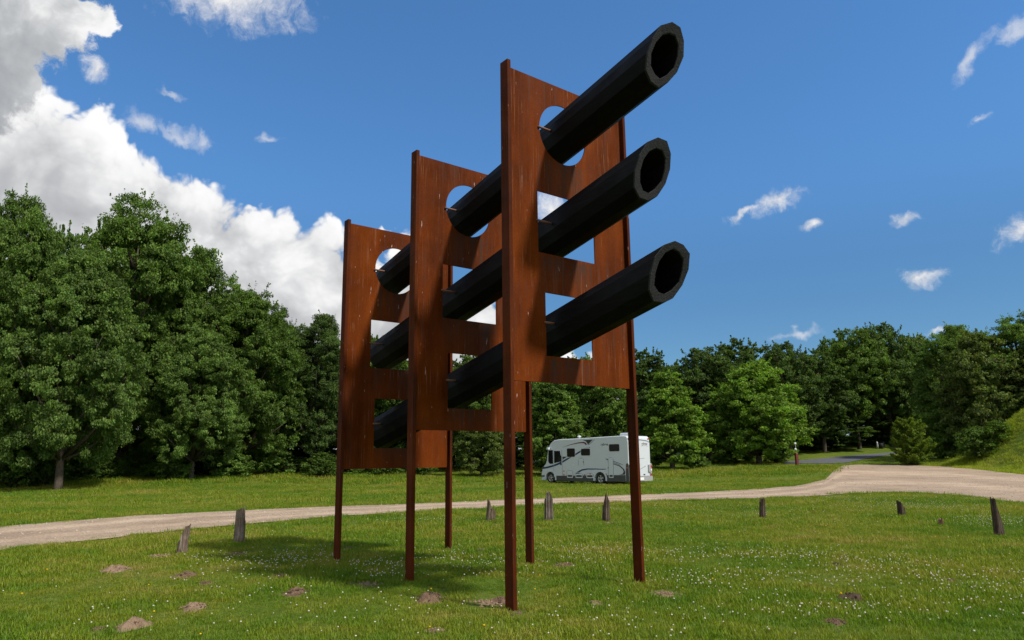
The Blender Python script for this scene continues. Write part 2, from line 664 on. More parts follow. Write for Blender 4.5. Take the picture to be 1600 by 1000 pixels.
def rust_material(name, base, streak, stains=False):
    m, t, out = new_mat(name)
    oc = t.n('ShaderNodeTexCoord').outputs['Object']
    oi = t.n('ShaderNodeObjectInfo')
    # each plate weathers differently
    oc2 = t.vmath('ADD', oc, t.vmath('SCALE', (7.3, 3.1, 5.7), scale=oi.outputs['Random']))
    s1 = t.noise(t.vmath('MULTIPLY', oc2, (4.5, 4.5, .45)), 1.0, 5, .55)
    s2 = t.noise(t.vmath('MULTIPLY', oc2, (46.0, 46.0, 1.5)), 1.0, 4, .6)
    s3 = t.noise(t.vmath('MULTIPLY', oc2, (15.0, 15.0, .8)), 1.0, 5, .6)
    blot = t.noise(oc2, 1.0, 6, .6)
    blot2 = t.noise(oc2, 2.6, 6, .65)
    fine_ = t.noise(oc, 55.0, 4, .7)
    col = t.ramp(blot, [(.28, tuple(q * .55 for q in base)), (.5, base), (.72, (base[0] * 1.4, base[1] * 1.55, base[2] * 1.4))])
    col = t.mix(1.0, col, t.mapr(s1, .3, .7, .74, 1.28), 'MULTIPLY')
    col = t.mix(1.0, col, t.mapr(fine_, .3, .7, .86, 1.14), 'MULTIPLY')
    # pale dried run-off
    pale = t.math('MULTIPLY', t.mapr(s2, .55, .68), t.mapr(blot2, .46, .62))
    col = t.mix(t.math('MULTIPLY', pale, streak), col, (.22, .098, .058))
    # grey purple bloom in broad vertical runs
    bloom = t.math('MULTIPLY', t.mapr(s3, .52, .72), t.mapr(blot, .55, .40))
    col = t.mix(t.math('MULTIPLY', bloom, streak * 1.1), col, (.075, .040, .030))
    # short chalky drips and bird marks
    spots = t.mapr(t.noise(t.vmath('MULTIPLY', oc2, (34., 34., 6.)), 1.0, 3, .5), .715, .75)
    col = t.mix(t.math('MULTIPLY', spots, min(1.0, streak * 1.5)), col, (.42, .33, .29))
    if stains:
        # run-off below each opening (the openings lie alike on all three plates, measured from the top edge)
        sx_ = t.n('ShaderNodeSeparateXYZ', i_0=oc)
        tot = None
        for x0, x1, z0, ln in ((.66, 1.34, -1.10, .8), (.55, 1.50, -2.43, .55), (.66, 1.40, -3.74, .35)):
            mx_ = t.math('MULTIPLY', t.mapr(sx_.outputs[0], x0 - .07, x0 + .07, smooth=True), t.mapr(sx_.outputs[0], x1 + .07, x1 - .07, smooth=True))
            mz_ = t.math('MULTIPLY', t.mapr(sx_.outputs[2], z0 + .04, z0 - .02), t.mapr(sx_.outputs[2], z0 - ln, z0 - .05))
            q = t.math('MULTIPLY', mx_, mz_)
            tot = q if tot is None else t.math('MAXIMUM', tot, q)
        st = t.math('MULTIPLY', tot, t.mapr(s3, .35, .62))
        col = t.mix(t.math('MULTIPLY', st, .8), col, (.050, .030, .022))
    p = t.n('ShaderNodeBsdfPrincipled')
    t.link(col, p.inputs['Base Color'])
    t.link(t.mapr(blot2, .35, .65, .6, .9), p.inputs['Roughness'])
    p.inputs['Specular IOR Level'].default_value = .07
    bp = t.n('ShaderNodeBump', i_Strength=.3, i_Distance=.004, i_Height=t.math('ADD', fine_, t.math('MULTIPLY', s2, .5)))
    t.link(bp.outputs[0], p.inputs['Normal'])
    t.link(p.outputs[0], out.inputs[0])
    return m


M_RUST = rust_material('weathering_steel', (.108, .0210, .0014), .62, True)
M_RUST_POST = rust_material('weathering_steel_post', (.070, .0145, .0030), .3)
M_PIN = pbr('rusty_pin', (.16, .065, .04), .7)


def barrel_material():
    m, t, out = new_mat('black_tarred_timber')
    oc = t.n('ShaderNodeTexCoord').outputs['Object']
    g = t.noise(t.vmath('MULTIPLY', oc, (30., 1.2, 30.)), 1.0, 6, .65)
    b = t.noise(oc, 3.0, 4, .6)
    col = t.ramp(g, [(.3, (.0020, .0021, .0026)), (.6, (.0042, .0044, .0054)), (.8, (.010, .010, .0115))])
    p = t.n('ShaderNodeBsdfPrincipled')
    t.link(col, p.inputs['Base Color'])
    t.link(t.mapr(b, .3, .7, .5, .75), p.inputs['Roughness'])
    p.inputs['Specular IOR Level'].default_value = .12
    bp = t.n('ShaderNodeBump', i_Strength=.5, i_Distance=.006, i_Height=g)
    t.link(bp.outputs[0], p.inputs['Normal'])
    t.link(p.outputs[0], out.inputs[0])
    return m


M_BARREL = barrel_material()
M_MUZZLE = pbr('sawn_timber_end', (.0125, .0125, .0135), .85, var=.35, nscale=14, bump=.7, bscale=50)

AX, AY, TH, WF = -.0213, 8.3758, .8975, 2.1099
S = [0.0, 2.198, 4.4404]
sc_root = empty('sculpture', (AX, AY, 0), math.pi / 2 - TH)
tag(sc_root, 'tall rusty steel sculpture of three tilted black barrels through three cut-out panels', 'sculpture')
ZT, ZPT, ZPB = [6.582, 6.134, 5.665], [6.52, 6.09, 5.62], [2.50, 2.0, 1.453]
CIRC = [5.835, 5.395, 4.905]
MID = [(4.14, 4.95), (3.65, 4.47), (3.14, 3.97)]
BOT = [(2.83, 3.63), (2.32, 3.13), (1.79, 2.62)]


def panel_mesh(k):
    cu = bpy.data.curves.new('panel', 'CURVE')
    cu.dimensions = '2D'
    cu.fill_mode = 'BOTH'
    cu.extrude = .008

    def loop(ps):
        sp = cu.splines.new('POLY')
        sp.points.add(len(ps) - 1)
        for q, (a, b) in zip(sp.points, ps):
            q.co = (a, b, 0, 1)
        sp.use_cyclic_u = True
    loop([(.057, ZPB[k]), (WF - .002, ZPB[k] - .004), (WF - .002, ZPT[k]), (.057, ZPT[k])])
    loop([(.99 + .415 * math.cos(a), CIRC[k] + .415 * math.sin(a)) for a in np.linspace(0, 2 * math.pi, 64, endpoint=False)])
    for (s0, s1), (z0, z1) in (((.52, 1.52), MID[k]), ((.62, 1.42), BOT[k])):
        loop([(s0, z0), (s1, z0), (s1, z1), (s0, z1)])
    o = bpy.data.objects.new('tmp', cu)
    me = bpy.data.meshes.new_from_object(o)
    bpy.data.objects.remove(o)
    bpy.data.curves.remove(cu)
    for v in me.vertices:
        x, y, z = v.co
        v.co = (x, z, y - ZPT[k])
    me.flip_normals()
    me.name = 'panel'
    me.materials.clear()
    return me


# height and slope of each axis, where its muzzle lies, its slanted cut, outer radius
BAR = [(5.829, .219, 1.667, .055, .80, .281), (4.546, .224, 1.396, -.015, .77, .290), (3.240, .237, 1.556, .069, .77, .290)]
for k in range(3):
    pn = link_mesh('panel', panel_mesh(k), M_RUST, sc_root, (0, S[k] + .075, ZPT[k]))
    for x0, x1 in ((0, .055), (WF, WF + .05)):
        MB().box(x0, x1, -.075, .075, -.4 - ZPT[k], ZT[k] - ZPT[k]).build('post', M_RUST_POST, pn, bevel=.003, seg=1)
    # thin stiffening lip along the foot of the panel
    MB().box(.06, WF - .01, .010, .05, ZPB[k] - ZPT[k] + .004, ZPB[k] - ZPT[k] + .012).build('bottom_flange', M_RUST_POST, pn)
rb = random.Random(5)
for idx, (z0, m_, ty, ca, cb, RO) in enumerate(BAR):
    n = 12
    off = rb.uniform(0, .5)
    y0, y1 = -ty, S[2] + .55
    Vv = []
    ax = Vector((0, 1, -m_)).normalized()
    sx_ = Vector((1, 0, 0))
    up_ = sx_.cross(ax)
    rads = [RO * rb.uniform(.955, 1.045) for _ in range(n)]
    irad = [.201 * rb.uniform(.96, 1.05) for _ in range(n)]

    def ringpts(y, rr, cut=0.0):
        c0 = Vector((1.02, y, z0 - m_ * y))
        up = up_.normalized()
        o = []
        for q in range(n):
            a, b = math.cos(2 * math.pi * (q + off) / n) * rr[q], math.sin(2 * math.pi * (q + off) / n) * rr[q]
            o.append(c0 + sx_ * a + up * b - ax * (ca * a + cb * b) * cut)
        return o
    stations = [y0, y0 + .5, 0, 1.2, 2.2, 3.3, y1 - .3, y1]
    mb = MB()
    rings = [ringpts(y, [r * (1 if i == 0 else rb.uniform(.992, 1.008)) for r in rads], 1.0 if i == 0 else 0.0) for i, y in enumerate(stations)]
    vs = [q for r in rings for q in r]
    fs = [(i * n + q, (i + 1) * n + q, (i + 1) * n + (q + 1) % n, i * n + (q + 1) % n) for i in range(len(rings) - 1) for q in range(n)]
    inner = [ringpts(y0 + .0, irad, 1.0), ringpts(y0 + 1.2, irad), ringpts(y1 - 1.2, irad), ringpts(y1, irad)]
    b0 = len(vs)
    vs += [q for r in inner for q in r]
    for i in (0, 2):
        fs += [(b0 + i * n + q, b0 + i * n + (q + 1) % n, b0 + (i + 1) * n + (q + 1) % n, b0 + (i + 1) * n + q) for q in range(n)]
    fs.append(tuple(b0 + n + q for q in range(n)))
    fs.append(tuple(b0 + 2 * n + q for q in reversed(range(n))))
    # rear end ring
    last = (len(rings) - 1) * n
    fs += [(last + q, b0 + 3 * n + q, b0 + 3 * n + (q + 1) % n, last + (q + 1) % n) for q in range(n)]
    mb.add(vs, fs)
    br = mb.build('barrel', M_BARREL, sc_root)
    # sawn muzzle face, a ring with a worn edge, standing a little proud of the barrel end
    mz = MB()
    o1 = ringpts(y0, [r * 1.003 for r in rads], 1.0)
    i1 = ringpts(y0, [r * .99 for r in irad], 1.0)
    fr = [q - ax * .012 for q in ringpts(y0, [r * .985 for r in rads], 1.0)]
    fi = [q - ax * .012 for q in ringpts(y0, [r * 1.02 for r in irad], 1.0)]
    for q in range(n):
        fr[q] = fr[q] - ax * rb.uniform(0, .012)
    vv = o1 + fr + fi + i1
    ff = []
    for a in range(3):
        ff += [(a * n + q, a * n + (q + 1) % n, (a + 1) * n + (q + 1) % n, (a + 1) * n + q) for q in range(n)]
    mz.add(vv, ff)
    mz.build('muzzle_ring', M_MUZZLE, br)
    for k in range(3):
        yk = S[k] + .06
        zk = z0 - m_ * yk + .02
        sl, sr = ((.575, 1.405), (.52, 1.52), (.62, 1.42))[idx]
        for a, b in ((sl - .03, .80), (1.24, sr + .03)):
            MB().tube([(a, yk, zk), (b, yk, zk)], .016, 10).build('pin', M_PIN, br)

# ------------------------------------------------------------------ weathered stumps
def wood_material():
    m, t, out = new_mat('weathered_wood')
    oc = t.n('ShaderNodeTexCoord').outputs['Object']
    g = t.noise(t.vmath('MULTIPLY', oc, (38., 38., 3.0)), 1.0, 7, .7)
    b = t.noise(oc, 5.0, 5, .6)
    col = t.ramp(g, [(.25, (.018, .015, .013)), (.42, (.060, .052, .046)), (.58, (.125, .11, .10)), (.75, (.22, .195, .18))])
    col = t.mix(t.mapr(b, .4, .75), col, (.04, .028, .02))
    oi = t.n('ShaderNodeObjectInfo')
    col = t.mix(1.0, col, oi.outputs['Color'], 'MULTIPLY')
    p = t.n('ShaderNodeBsdfPrincipled')
    t.link(col, p.inputs['Base Color'])
    p.inputs['Roughness'].default_value = .92
    p.inputs['Specular IOR Level'].default_value = .15
    bp = t.n('ShaderNodeBump', i_Strength=1.0, i_Distance=.02, i_Height=g)
    t.link(bp.outputs[0], p.inputs['Normal'])
    t.link(p.outputs[0], out.inputs[0])
    return m


M_WOOD = wood_material()


def stump(px, py, hpx, wpx, prof, lean, label, seed, tone):
    """prof: silhouette heights across the stump, left to right in the view"""
    x, y = ground(px, py)
    k = y / FPX
    H, R = hpx * k * 1.07, wpx * k / 2 * .93
    rg = np.random.default_rng(seed)
    n, nz = 40, 12
    th = np.linspace(0, 2 * math.pi, n, endpoint=False)
    px_ = np.interp(np.cos(th), np.linspace(-1, 1, len(prof)), prof)
    ridge = 1 + .10 * np.sin(th * 5 + rg.uniform(0, 6)) + .07 * np.sin(th * 9 + rg.uniform(0, 6)) + rg.normal(0, .035, n)
    top = H * px_ * (1 - .10 * rg.random(n))
    ts = np.linspace(0, 1, nz)
    V = []
    for t in ts:
        flare = .86 + .16 * (1 - t) ** 6
        rr = R * ridge * flare * (1 - .10 * t)
        z = top * t
        lx = lean * z
        V.append(np.stack([rr * np.cos(th) + lx, rr * np.sin(th) * .85, z - .06 * (1 - t)], 1))
    V = np.concatenate(V)
    # rotten hollow inside the top
    rim = V[-n:]
    inn = rim * np.array([.62, .62, 1]) + np.array([lean * H * .35, 0, 0])
    inn[:, 2] = rim[:, 2] * .86
    V = np.concatenate([V, inn])
    F = [(i * n + q, i * n + (q + 1) % n, (i + 1) * n + (q + 1) % n, (i + 1) * n + q) for i in range(nz) for q in range(n)]
    mb = MB()
    mb.add(V, F, False)
    cidx = nz * n
    mb.f.append(tuple(cidx + q for q in range(n)))
    mb.s.append(False)
    o = mb.build('wooden_stump', M_WOOD, None, loc=(x, y, float(T(x, y))))
    o.color = (tone[0] * 1.62, tone[1] * 1.48, tone[2] * 1.28, 1)
    tag(o, label, 'stump', 'weathered wooden stumps along the gravel track')
    return x, y, R


STUMPS = [
    (283, 866, 43, 19, [.35, .55, .8, .97, 1.0], .10, 'grey split stump leaning right, leftmost of all near the molehills', 1, (1.25, 1.2, 1.2)),
    (373, 850, 53, 19, [.86, .95, .97, 1.0, .62], .02, 'tall blocky grey stump with stepped right side beside the shaded lawn', 2, (1.3, 1.3, 1.3)),
    (766, 816, 34, 17, [1.0, .92, .6, .55, .5], .08, 'broken stump with jagged hollow top, left of the front steel post', 3, (1.0, .95, .85)),
    (858, 814, 43, 17, [.7, .92, 1.0, .92, .72], .0, 'wide rounded grey stump between two steel posts in front of motorhome', 4, (.95, .95, 1.0)),
    (947, 815, 42, 13, [.55, .8, 1.0, .85, .7], .04, 'slim dark pointed stump left of the right front steel post', 5, (.6, .55, .55)),
    (1191, 811, 30, 11, [.8, .95, 1.0, 1.0, .98], .06, 'dark flat topped stump alone right of the sculpture', 6, (.5, .45, .42)),
    (1409, 808, 24, 14, [1.0, .96, .86, .72, .5], .0, 'short dark stump with sloping top below the gravel lot', 7, (.4, .36, .33)),
    (1471, 823, 13, 10, [.5, .8, 1.0, .9, .5], .0, 'tiny brown stump, smallest of all, between two taller ones', 8, (.9, .7, .55)),
    (1562, 838, 55, 17, [1.0, .97, .74, .46, .18], .0, 'tall sharp dark stake of a stump at the right edge', 9, (.55, .5, .47)),
]
stump_xy = [stump(*s) for s in STUMPS]

# ------------------------------------------------------------------ molehills and bare soil
soil_spots = []


def molehill(px, py, rpx, label, tone, h=.42, squash=.8, seed=0, name='molehill', cat='molehill'):
    x, y = ground(px, py)
    k = y / FPX
    R = rpx * k
    H = R * h * .82
    rg = np.random.default_rng(seed + 100)
    n, nr = 36, 12
    V = []
    th = np.linspace(0, 2 * math.pi, n, endpoint=False)
    wob = 1 + .22 * np.sin(th * 2 + rg.uniform(0, 6)) + .14 * np.sin(th * 3 + rg.uniform(0, 6)) + .10 * np.sin(th * 7 + rg.uniform(0, 6))
    sk = rg.uniform(-.25, .25, 2)
    for i, t in enumerate(np.linspace(0, 1, nr)):
        r = t * R * wob
        X, Y = r * np.cos(th), r * np.sin(th) / squash
        z = H * (1 - t * t) ** 1.2
        nz = (fnoise(X / R * 3 + seed * 7, Y / R * 3, seed, 4) - .5) * H * 1.7 * (1 - t ** 4)
        V.append(np.stack([X + sk[0] * z, Y + sk[1] * z, z + nz - .02 * t], 1))
    V = np.concatenate(V)
    F = [(i * n + q, i * n + (q + 1) % n, (i + 1) * n + (q + 1) % n, (i + 1) * n + q) for i in range(nr - 1) for q in range(n)]
    mb = MB()
    mb.add(V, F, True)
    # loose crumbs
    for _ in range(60):
        a, t = rg.uniform(0, 6.28), rg.uniform(.1, 1.08)
        cx, cy = t * R * math.cos(a), t * R * math.sin(a) / squash
        cz = H * max(0, 1 - t * t) ** 1.2
        s = R * rg.uniform(.025, .10)
        vs = [Vector((cx, cy, cz)) + Vector(q) * s * rg.uniform(.6, 1.2) for q in ((1, 0, 0), (-1, 0, 0), (0, 1, 0), (0, -1, 0), (0, 0, 1), (0, 0, -1))]
        mb.add(vs, [(0, 2, 4), (2, 1, 4), (1, 3, 4), (3, 0, 4), (2, 0, 5), (1, 2, 5), (3, 1, 5), (0, 3, 5)])
    o = mb.build(name, M_SOIL, None, loc=(x, y, float(T(x, y))))
    o.color = (*tone, 1)
    tag(o, label, cat, 'molehills in the lawn' if cat == 'molehill' else 'bare sandy patches in the lawn')
    soil_spots.append((x, y, R * 1.12))


SAND, BROWN, DARK = (.24, .165, .108), (.155, .100, .065), (.075, .050, .035)
HILLS = [
    (180, 892, 21, 'smooth sandy molehill below and left of the leftmost stump', SAND, .40),
    (290, 901, 19, 'crumbly brown molehill straight below the leftmost stump', BROWN, .42),
    (322, 912, 13, 'small flat brown molehill touching the clover below the leftmost stumps', BROWN, .30),
    (440, 900, 14, 'small dark molehill among white clover left of the steel posts', BROWN, .30),
    (462, 927, 22, 'broad brown molehill left of the middle left steel post', BROWN, .36),
    (303, 951, 23, 'sandy domed molehill alone in the lower left grass', SAND, .38),
    (207, 980, 26, 'rough peaked molehill at the lower left, larger of a pair', SAND, .45),
    (153, 986, 15, 'dark crumbly molehill at the lower left, smaller of a pair', BROWN, .45),
    (672, 937, 25, 'large brown molehill with clods left of the front steel post', BROWN, .46),
    (783, 940, 20, 'brown molehill pressed against the front left steel post', BROWN, .36),
    (752, 861, 13, 'small molehill halfway between the stumps and front steel post', BROWN, .34),
    (845, 878, 8, 'tiny molehill at the foot of the middle right steel post', BROWN, .4),
    (1332, 936, 23, 'dark fresh molehill in the clover at the lower right', DARK, .42),
    (1307, 883, 10, 'small dark molehill upper right of the front right post', DARK, .42),
    (1304, 972, 21, 'flat greyish molehill at the bottom right of the lawn', BROWN, .18),
    (930, 943, 15, 'low sandy molehill between the two front steel posts', SAND, .26),
    (680, 986, 17, 'sandy molehill at the bottom below the large brown one', SAND, .28),
    (545, 857, 14, 'thin molehill in shade right of the back left post', BROWN, .2),
    (542, 877, 13, 'low molehill at the foot of the back left post', BROWN, .22),
    (627, 855, 8, 'small molehill behind the middle left post', BROWN, .3),
]
for i, hh in enumerate(HILLS):
    molehill(hh[0], hh[1], hh[2], hh[3], hh[4], hh[5], .8, i)
PATCHES = [
    (765, 942, 40, 'long pale sandy strip left of the front left post', SAND, .04, 1.6),
    (571, 913, 24, 'sandy bare patch left of the middle left post foot', SAND, .06, 1.2),
    (880, 884, 26, 'bare soil patch right of the middle right post', BROWN, .08, 1.3),
    (1040, 927, 28, 'bare sandy patch at the foot of the front right post', SAND, .05, 1.4),
    (250, 869, 24, 'thin bare strip beside the leftmost stump', SAND, .05, 1.5),
    (376, 866, 22, 'thin bare strip in front of the tall blocky stump', BROWN, .06, 1.6),
    (1488, 908, 20, 'bare soil patch far right of the sculpture', BROWN, .06, 1.4),
    (812, 958, 22, 'trodden soil around the front left post foot', BROWN, .05, 1.1),
    (775, 820, 13, 'sandy scrape around the broken stump', SAND, .08, 1.2),
    (955, 817, 13, 'sandy scrape around the slim pointed stump', SAND, .08, 1.2),
]
for i, hh in enumerate(PATCHES):
    molehill(hh[0], hh[1], hh[2], hh[3], hh[4], hh[5], hh[6] * .62, 60 + i, 'bare_patch', 'bare soil')
soil_arr = np.array(soil_spots)

# ------------------------------------------------------------------ motorhome
M_VAN = pbr('white_van_paint', (.52, .55, .575), .38, var=.03, nscale=1.5)
M_VGREY = pbr('grey_plastic', (.050, .051, .052), .5, var=.1)
M_VMID = pbr('mid_grey_plastic', (.30, .30, .31), .5, var=.06)
M_BLACK = pbr('black_rubber', (.012, .012, .013), .75, var=.2, nscale=12)
M_GLASS = pbr('dark_glass', (.010, .010, .012), .08, var=.0, spec=.6)
M_BLIND = pbr('brown_tinted_acrylic', (.014, .010, .010), .25, var=.05, spec=.3)
M_ALLOY = pbr('alloy', (.55, .56, .58), .35, metal=.7, var=.05)
M_BLUE = pbr('navy_stripe', (.016, .030, .085), .35, var=.02)
M_RED = pbr('maroon_stripe', (.11, .014, .020), .35, var=.02)
M_DKT = pbr('dark_trim', (.030, .024, .026), .4, var=.05)
M_REDL = pbr('red_lens', (.45, .012, .015), .2, var=.0)
M_ORL = pbr('orange_lens', (.55, .12, .01), .2, var=.0)
M_WHL = pbr('clear_lens', (.75, .75, .72), .2, var=.0)
M_SEAM = pbr('panel_seam', (.16, .18, .20), .6, var=.0)

VPHI = -0.77388622
van = empty('motorhome', (1.772, 46.55, float(T(4, 44)) + .012), VPHI)
tag(van, 'white integrated motorhome with navy stripes and dark windows parked on the grass', 'motorhome')
K = .952
fx = lambda x: x * K
fz = lambda z: (z + .13) * K
VW = 2.19


def P2(lst):
    return [(fx(a), fz(b)) for a, b in lst]


def arc(cx, cz, r, a0, a1, n=9):
    return [(cx + r * math.cos(a), cz + r * math.sin(a)) for a in np.linspace(a0, a1, n)]


WF_, WR_ = (.76, .20), (4.84, .20)
prof = [(-.06, .05), (-.07, .33), (-.03, .55), (.09, .88), (.33, 1.12), (.44, 1.35), (.55, 1.98), (.66, 2.27), (.86, 2.49), (1.12, 2.63), (1.5, 2.68), (2.97, 2.70),
        (4.54, 2.735), (6.55, 2.78), (6.86, 2.76), (6.97, 2.66), (7.0, 2.4), (7.0, .35), (6.97, .07)]
bot = [(6.9, .05)] + arc(WR_[0], WR_[1], .43, -.36, math.pi + .36) + arc(WF_[0], WF_[1], .42, -.36, math.pi + .36)
mb = MB().prism_xz(P2(prof + bot), 0, VW)
mb.build('body', M_VAN, van, bevel=.05, seg=3)
MB().box(fx(.4), fx(6.6), .12, VW - .12, fz(.0), fz(.34)).build('chassis', M_BLACK, van)


def decal(name, poly, mat, parent=van, th=.005, base=0.0):
    return MB().prism_xz(P2(poly), -base - th, -base + .0).build(name, mat, parent)


def rrect(x0, x1, z0, z1, r=.07, n=4):
    o = []
    for cx, cz, a in ((x1 - r, z1 - r, 0), (x0 + r, z1 - r, 1), (x0 + r, z0 + r, 2), (x1 - r, z0 + r, 3)):
        o += [(cx + r * math.cos((a + t) * math.pi / 2), cz + r * math.sin((a + t) * math.pi / 2)) for t in np.linspace(0, 1, n)]
    return o


# skirt, split round the wheel arches
decal('skirt', [(1.22, .04), (4.36, .04), (4.36, .40), (1.22, .36)], M_VGREY, th=.012)
decal('skirt', [(5.32, .04), (6.74, .07), (6.74, .44), (5.32, .43)], M_VGREY, th=.012)
decal('bumper_strip', [(-.05, .28), (.30, .28), (.28, .40), (-.05, .37)], M_VGREY, th=.014)
# wheel arch trims and wheels
for (cx, cz), R in ((WF_, .42), (WR_, .43)):
    o_ = arc(cx, cz, R + .10, -.25, math.pi + .25, 18)
    i_ = arc(cx, cz, R - .01, -.25, math.pi + .25, 18)
    m_ = MB()
    for y in (-.03, .02):
        m_.add([(fx(a), y, fz(b)) for a, b in o_ + i_], [(i, i + 1, 19 + i, 18 + i) for i in range(17)])
    m_.add([(fx(a), y, fz(b)) for y in (-.03, .02) for a, b in o_], [(i, i + 1, 19 + i, 18 + i) for i in range(17)])
    m_.add([(fx(a), y, fz(b)) for y in (-.03, .02) for a, b in i_], [(i, i + 1, 19 + i, 18 + i) for i in range(17)])
    m_.build('wheel_arch', M_VAN, van)
    for y0, sgn in ((.03, 1), (VW - .25, -1)):
        wz_ = .33
        tm = MB()
        pr = [(.20, 0), (.30, .0), (.325, .03), (.325, .19), (.30, .22), (.20, .22)]
        nn = 28
        vs = [(r * math.cos(2 * math.pi * q / nn), y, r * math.sin(2 * math.pi * q / nn)) for r, y in pr for q in range(nn)]
        fs = [(i * nn + q, i * nn + (q + 1) % nn, (i + 1) * nn + (q + 1) % nn, (i + 1) * nn + q) for i in range(5) for q in range(nn)]
        fs += [(5 * nn + q, 5 * nn + (q + 1) % nn, (q + 1) % nn, q) for q in range(nn)]
        tm.add(vs, fs, True)
        wh = tm.build('wheel', M_BLACK, van, loc=(fx(cx), y0, wz_))
        rm = MB()
        yy = .02 if sgn > 0 else .20
        for q in range(5):
            a = 2 * math.pi * q / 5 + .3
            c_, s_ = math.cos(a), math.sin(a)
            for da in (-.14, .14):
                c2_, s2_ = math.cos(a + da), math.sin(a + da)
                px_, pz_ = -s2_ * .022, c2_ * .022
                vs = [(.04 * c_ + px_, yy - .01, .04 * s_ + pz_), (.20 * c2_ + px_, yy - .01, .20 * s2_ + pz_), (.20 * c2_ - px_, yy - .01, .20 * s2_ - pz_), (.04 * c_ - px_, yy - .01, .04 * s_ - pz_)]
                vs += [(a_, yy + .02, c__) for a_, b_, c__ in vs]
                rm.add(vs, [(0, 1, 2, 3), (7, 6, 5, 4), (0, 4, 5, 1), (1, 5, 6, 2), (2, 6, 7, 3), (3, 7, 4, 0)])
        rm.tube([(0, yy - .015, 0), (0, yy + .03, 0)], .055, 16)
        for r in (.205,):
            n2 = 28
            vs = [(rr * math.cos(2 * math.pi * q / n2), y, rr * math.sin(2 * math.pi * q / n2)) for rr, y in ((.185, yy - .012), (.212, yy - .012), (.212, yy + .03), (.185, yy + .03)) for q in range(n2)]
            rm.add(vs, [(i * n2 + q, i * n2 + (q + 1) % n2, ((i + 1) % 4) * n2 + (q + 1) % n2, ((i + 1) % 4) * n2 + q) for i in range(4) for q in range(n2)], True)
        rm.build('rim', M_ALLOY, wh)
        MB().tube([(0, .10, 0), (0, .14, 0)], .2, 20).build('brake_disc', M_DKT, wh)


def framed(name, poly, mat, grow=.0):
    cx = sum(a for a, b in poly) / len(poly)
    cz = sum(b for a, b in poly) / len(poly)
    fr = decal(name, [(cx + (a - cx) * 1.07, cz + (b - cz) * 1.07) for a, b in poly], M_BLACK, th=.012)
    MB().prism_xz(P2(poly), -.024, -.0125).build('pane', mat, fr, bevel=.004, seg=1)
    return fr


framed('window', rrect(2.24, 2.85, 1.57, 2.07), M_BLIND)
framed('window', rrect(3.40, 4.08, 1.64, 2.03), M_BLIND)
framed('window', rrect(5.62, 6.34, 1.87, 2.27), M_BLIND)
framed('quarter_window', [(.64, 1.95), (.99, 1.97), (.99, 1.15), (.78, 1.14), (.68, 1.18), (.60, 1.30)], M_GLASS)
# cab door with its window
dr = decal('door', rrect(1.07, 1.77, .28, 2.02, .08), M_VAN, th=.010)
for e_ in ([(1.05, .28), (1.07, .28), (1.07, 2.0), (1.05, 2.0)], [(1.77, .28), (1.79, .28), (1.79, 2.0), (1.77, 2.0)], [(1.09, .255), (1.75, .255), (1.75, .275), (1.09, .275)]):
    decal('door_seam', e_, M_SEAM, dr, th=.006)
fw = MB().prism_xz(P2([(1.13, 1.95), (1.62, 1.94), (1.67, 1.70), (1.745, 1.57), (1.74, 1.27), (1.12, 1.17)]), -.022, -.0105).build('door_window', M_GLASS, dr)
MB().prism_xz(P2([(1.60, 1.13), (1.74, 1.16), (1.74, 1.06), (1.66, 1.04)]), -.03, -.0105).build('handle', M_BLUE, dr)
decal('dark_panel', [(1.83, 1.57), (2.22, 1.57), (1.95, 1.44), (1.83, 1.38)], M_DKT, th=.006)
# windscreen on the sloping front
wv = [(fx(a), y, fz(b)) for y in (.09, VW - .09) for a, b in ((.385, 1.22), (.555, 2.02), (.63, 2.2))]
wv2 = [(a - .02, y, b + .004) for a, y, b in wv]
MB().add(wv + wv2, [(6, 7, 10, 9), (7, 8, 11, 10), (0, 3, 4, 1), (1, 4, 5, 2), (0, 6, 9, 3), (2, 5, 11, 8), (0, 1, 7, 6), (1, 2, 8, 7), (3, 9, 10, 4), (4, 10, 11, 5)]).build('windscreen', M_GLASS, van)
for y in (.18, VW - .48):
    MB().prism_yz([(y, fz(.62)), (y + .32, fz(.62)), (y + .30, fz(.80)), (y + .04, fz(.84))], fx(-.075), fx(.05)).build('headlight', M_WHL, van)
mr = MB().box(fx(.64), fx(.82), -.22, -.06, fz(2.02), fz(2.17)).build('mirror', M_VAN, van, bevel=.03)
MB().tube([(fx(.74), -.10, fz(2.12)), (fx(.80), .02, fz(2.18))], .03, 8).build('mirror_arm', M_VAN, mr)
# stripes
def band(lo, hi):
    return lo + hi[::-1]


decal('stripe', band([(.06, .78), (.50, .83), (1.05, .94)], [(.07, .90), (.5, .945), (1.05, 1.06)]), M_BLUE)
MB().prism_xz(P2(band([(1.09, .95), (1.45, 1.05), (1.74, 1.15)], [(1.09, 1.065), (1.45, 1.17), (1.74, 1.27)])), -.0165, -.0105).build('stripe', M_BLUE, dr)
decal('stripe', band([(1.81, 1.18), (2.15, 1.33), (2.50, 1.50)], [(1.81, 1.30), (2.15, 1.44), (2.56, 1.565)]), M_BLUE)
decal('stripe', [(2.91, 1.64), (3.34, 1.84), (3.34, 1.94), (2.91, 1.75)], M_BLUE)
decal('red_swoosh', band([(1.85, 2.16), (2.5, 2.30), (3.14, 2.39), (3.55, 2.40), (3.70, 2.35), (3.74, 2.29)], [(1.85, 2.17), (2.5, 2.335), (3.14, 2.45), (3.6, 2.475), (3.80, 2.42), (3.88, 2.29)]), M_RED)
decal('roof_wedge', [(3.55, 2.585), (4.35, 2.60), (3.95, 2.28), (3.90, 2.40), (3.80, 2.50)], M_DKT)
decal('thin_line', [(4.00, 2.28), (4.04, 2.28), (4.50, 2.60), (4.46, 2.60)], M_DKT)
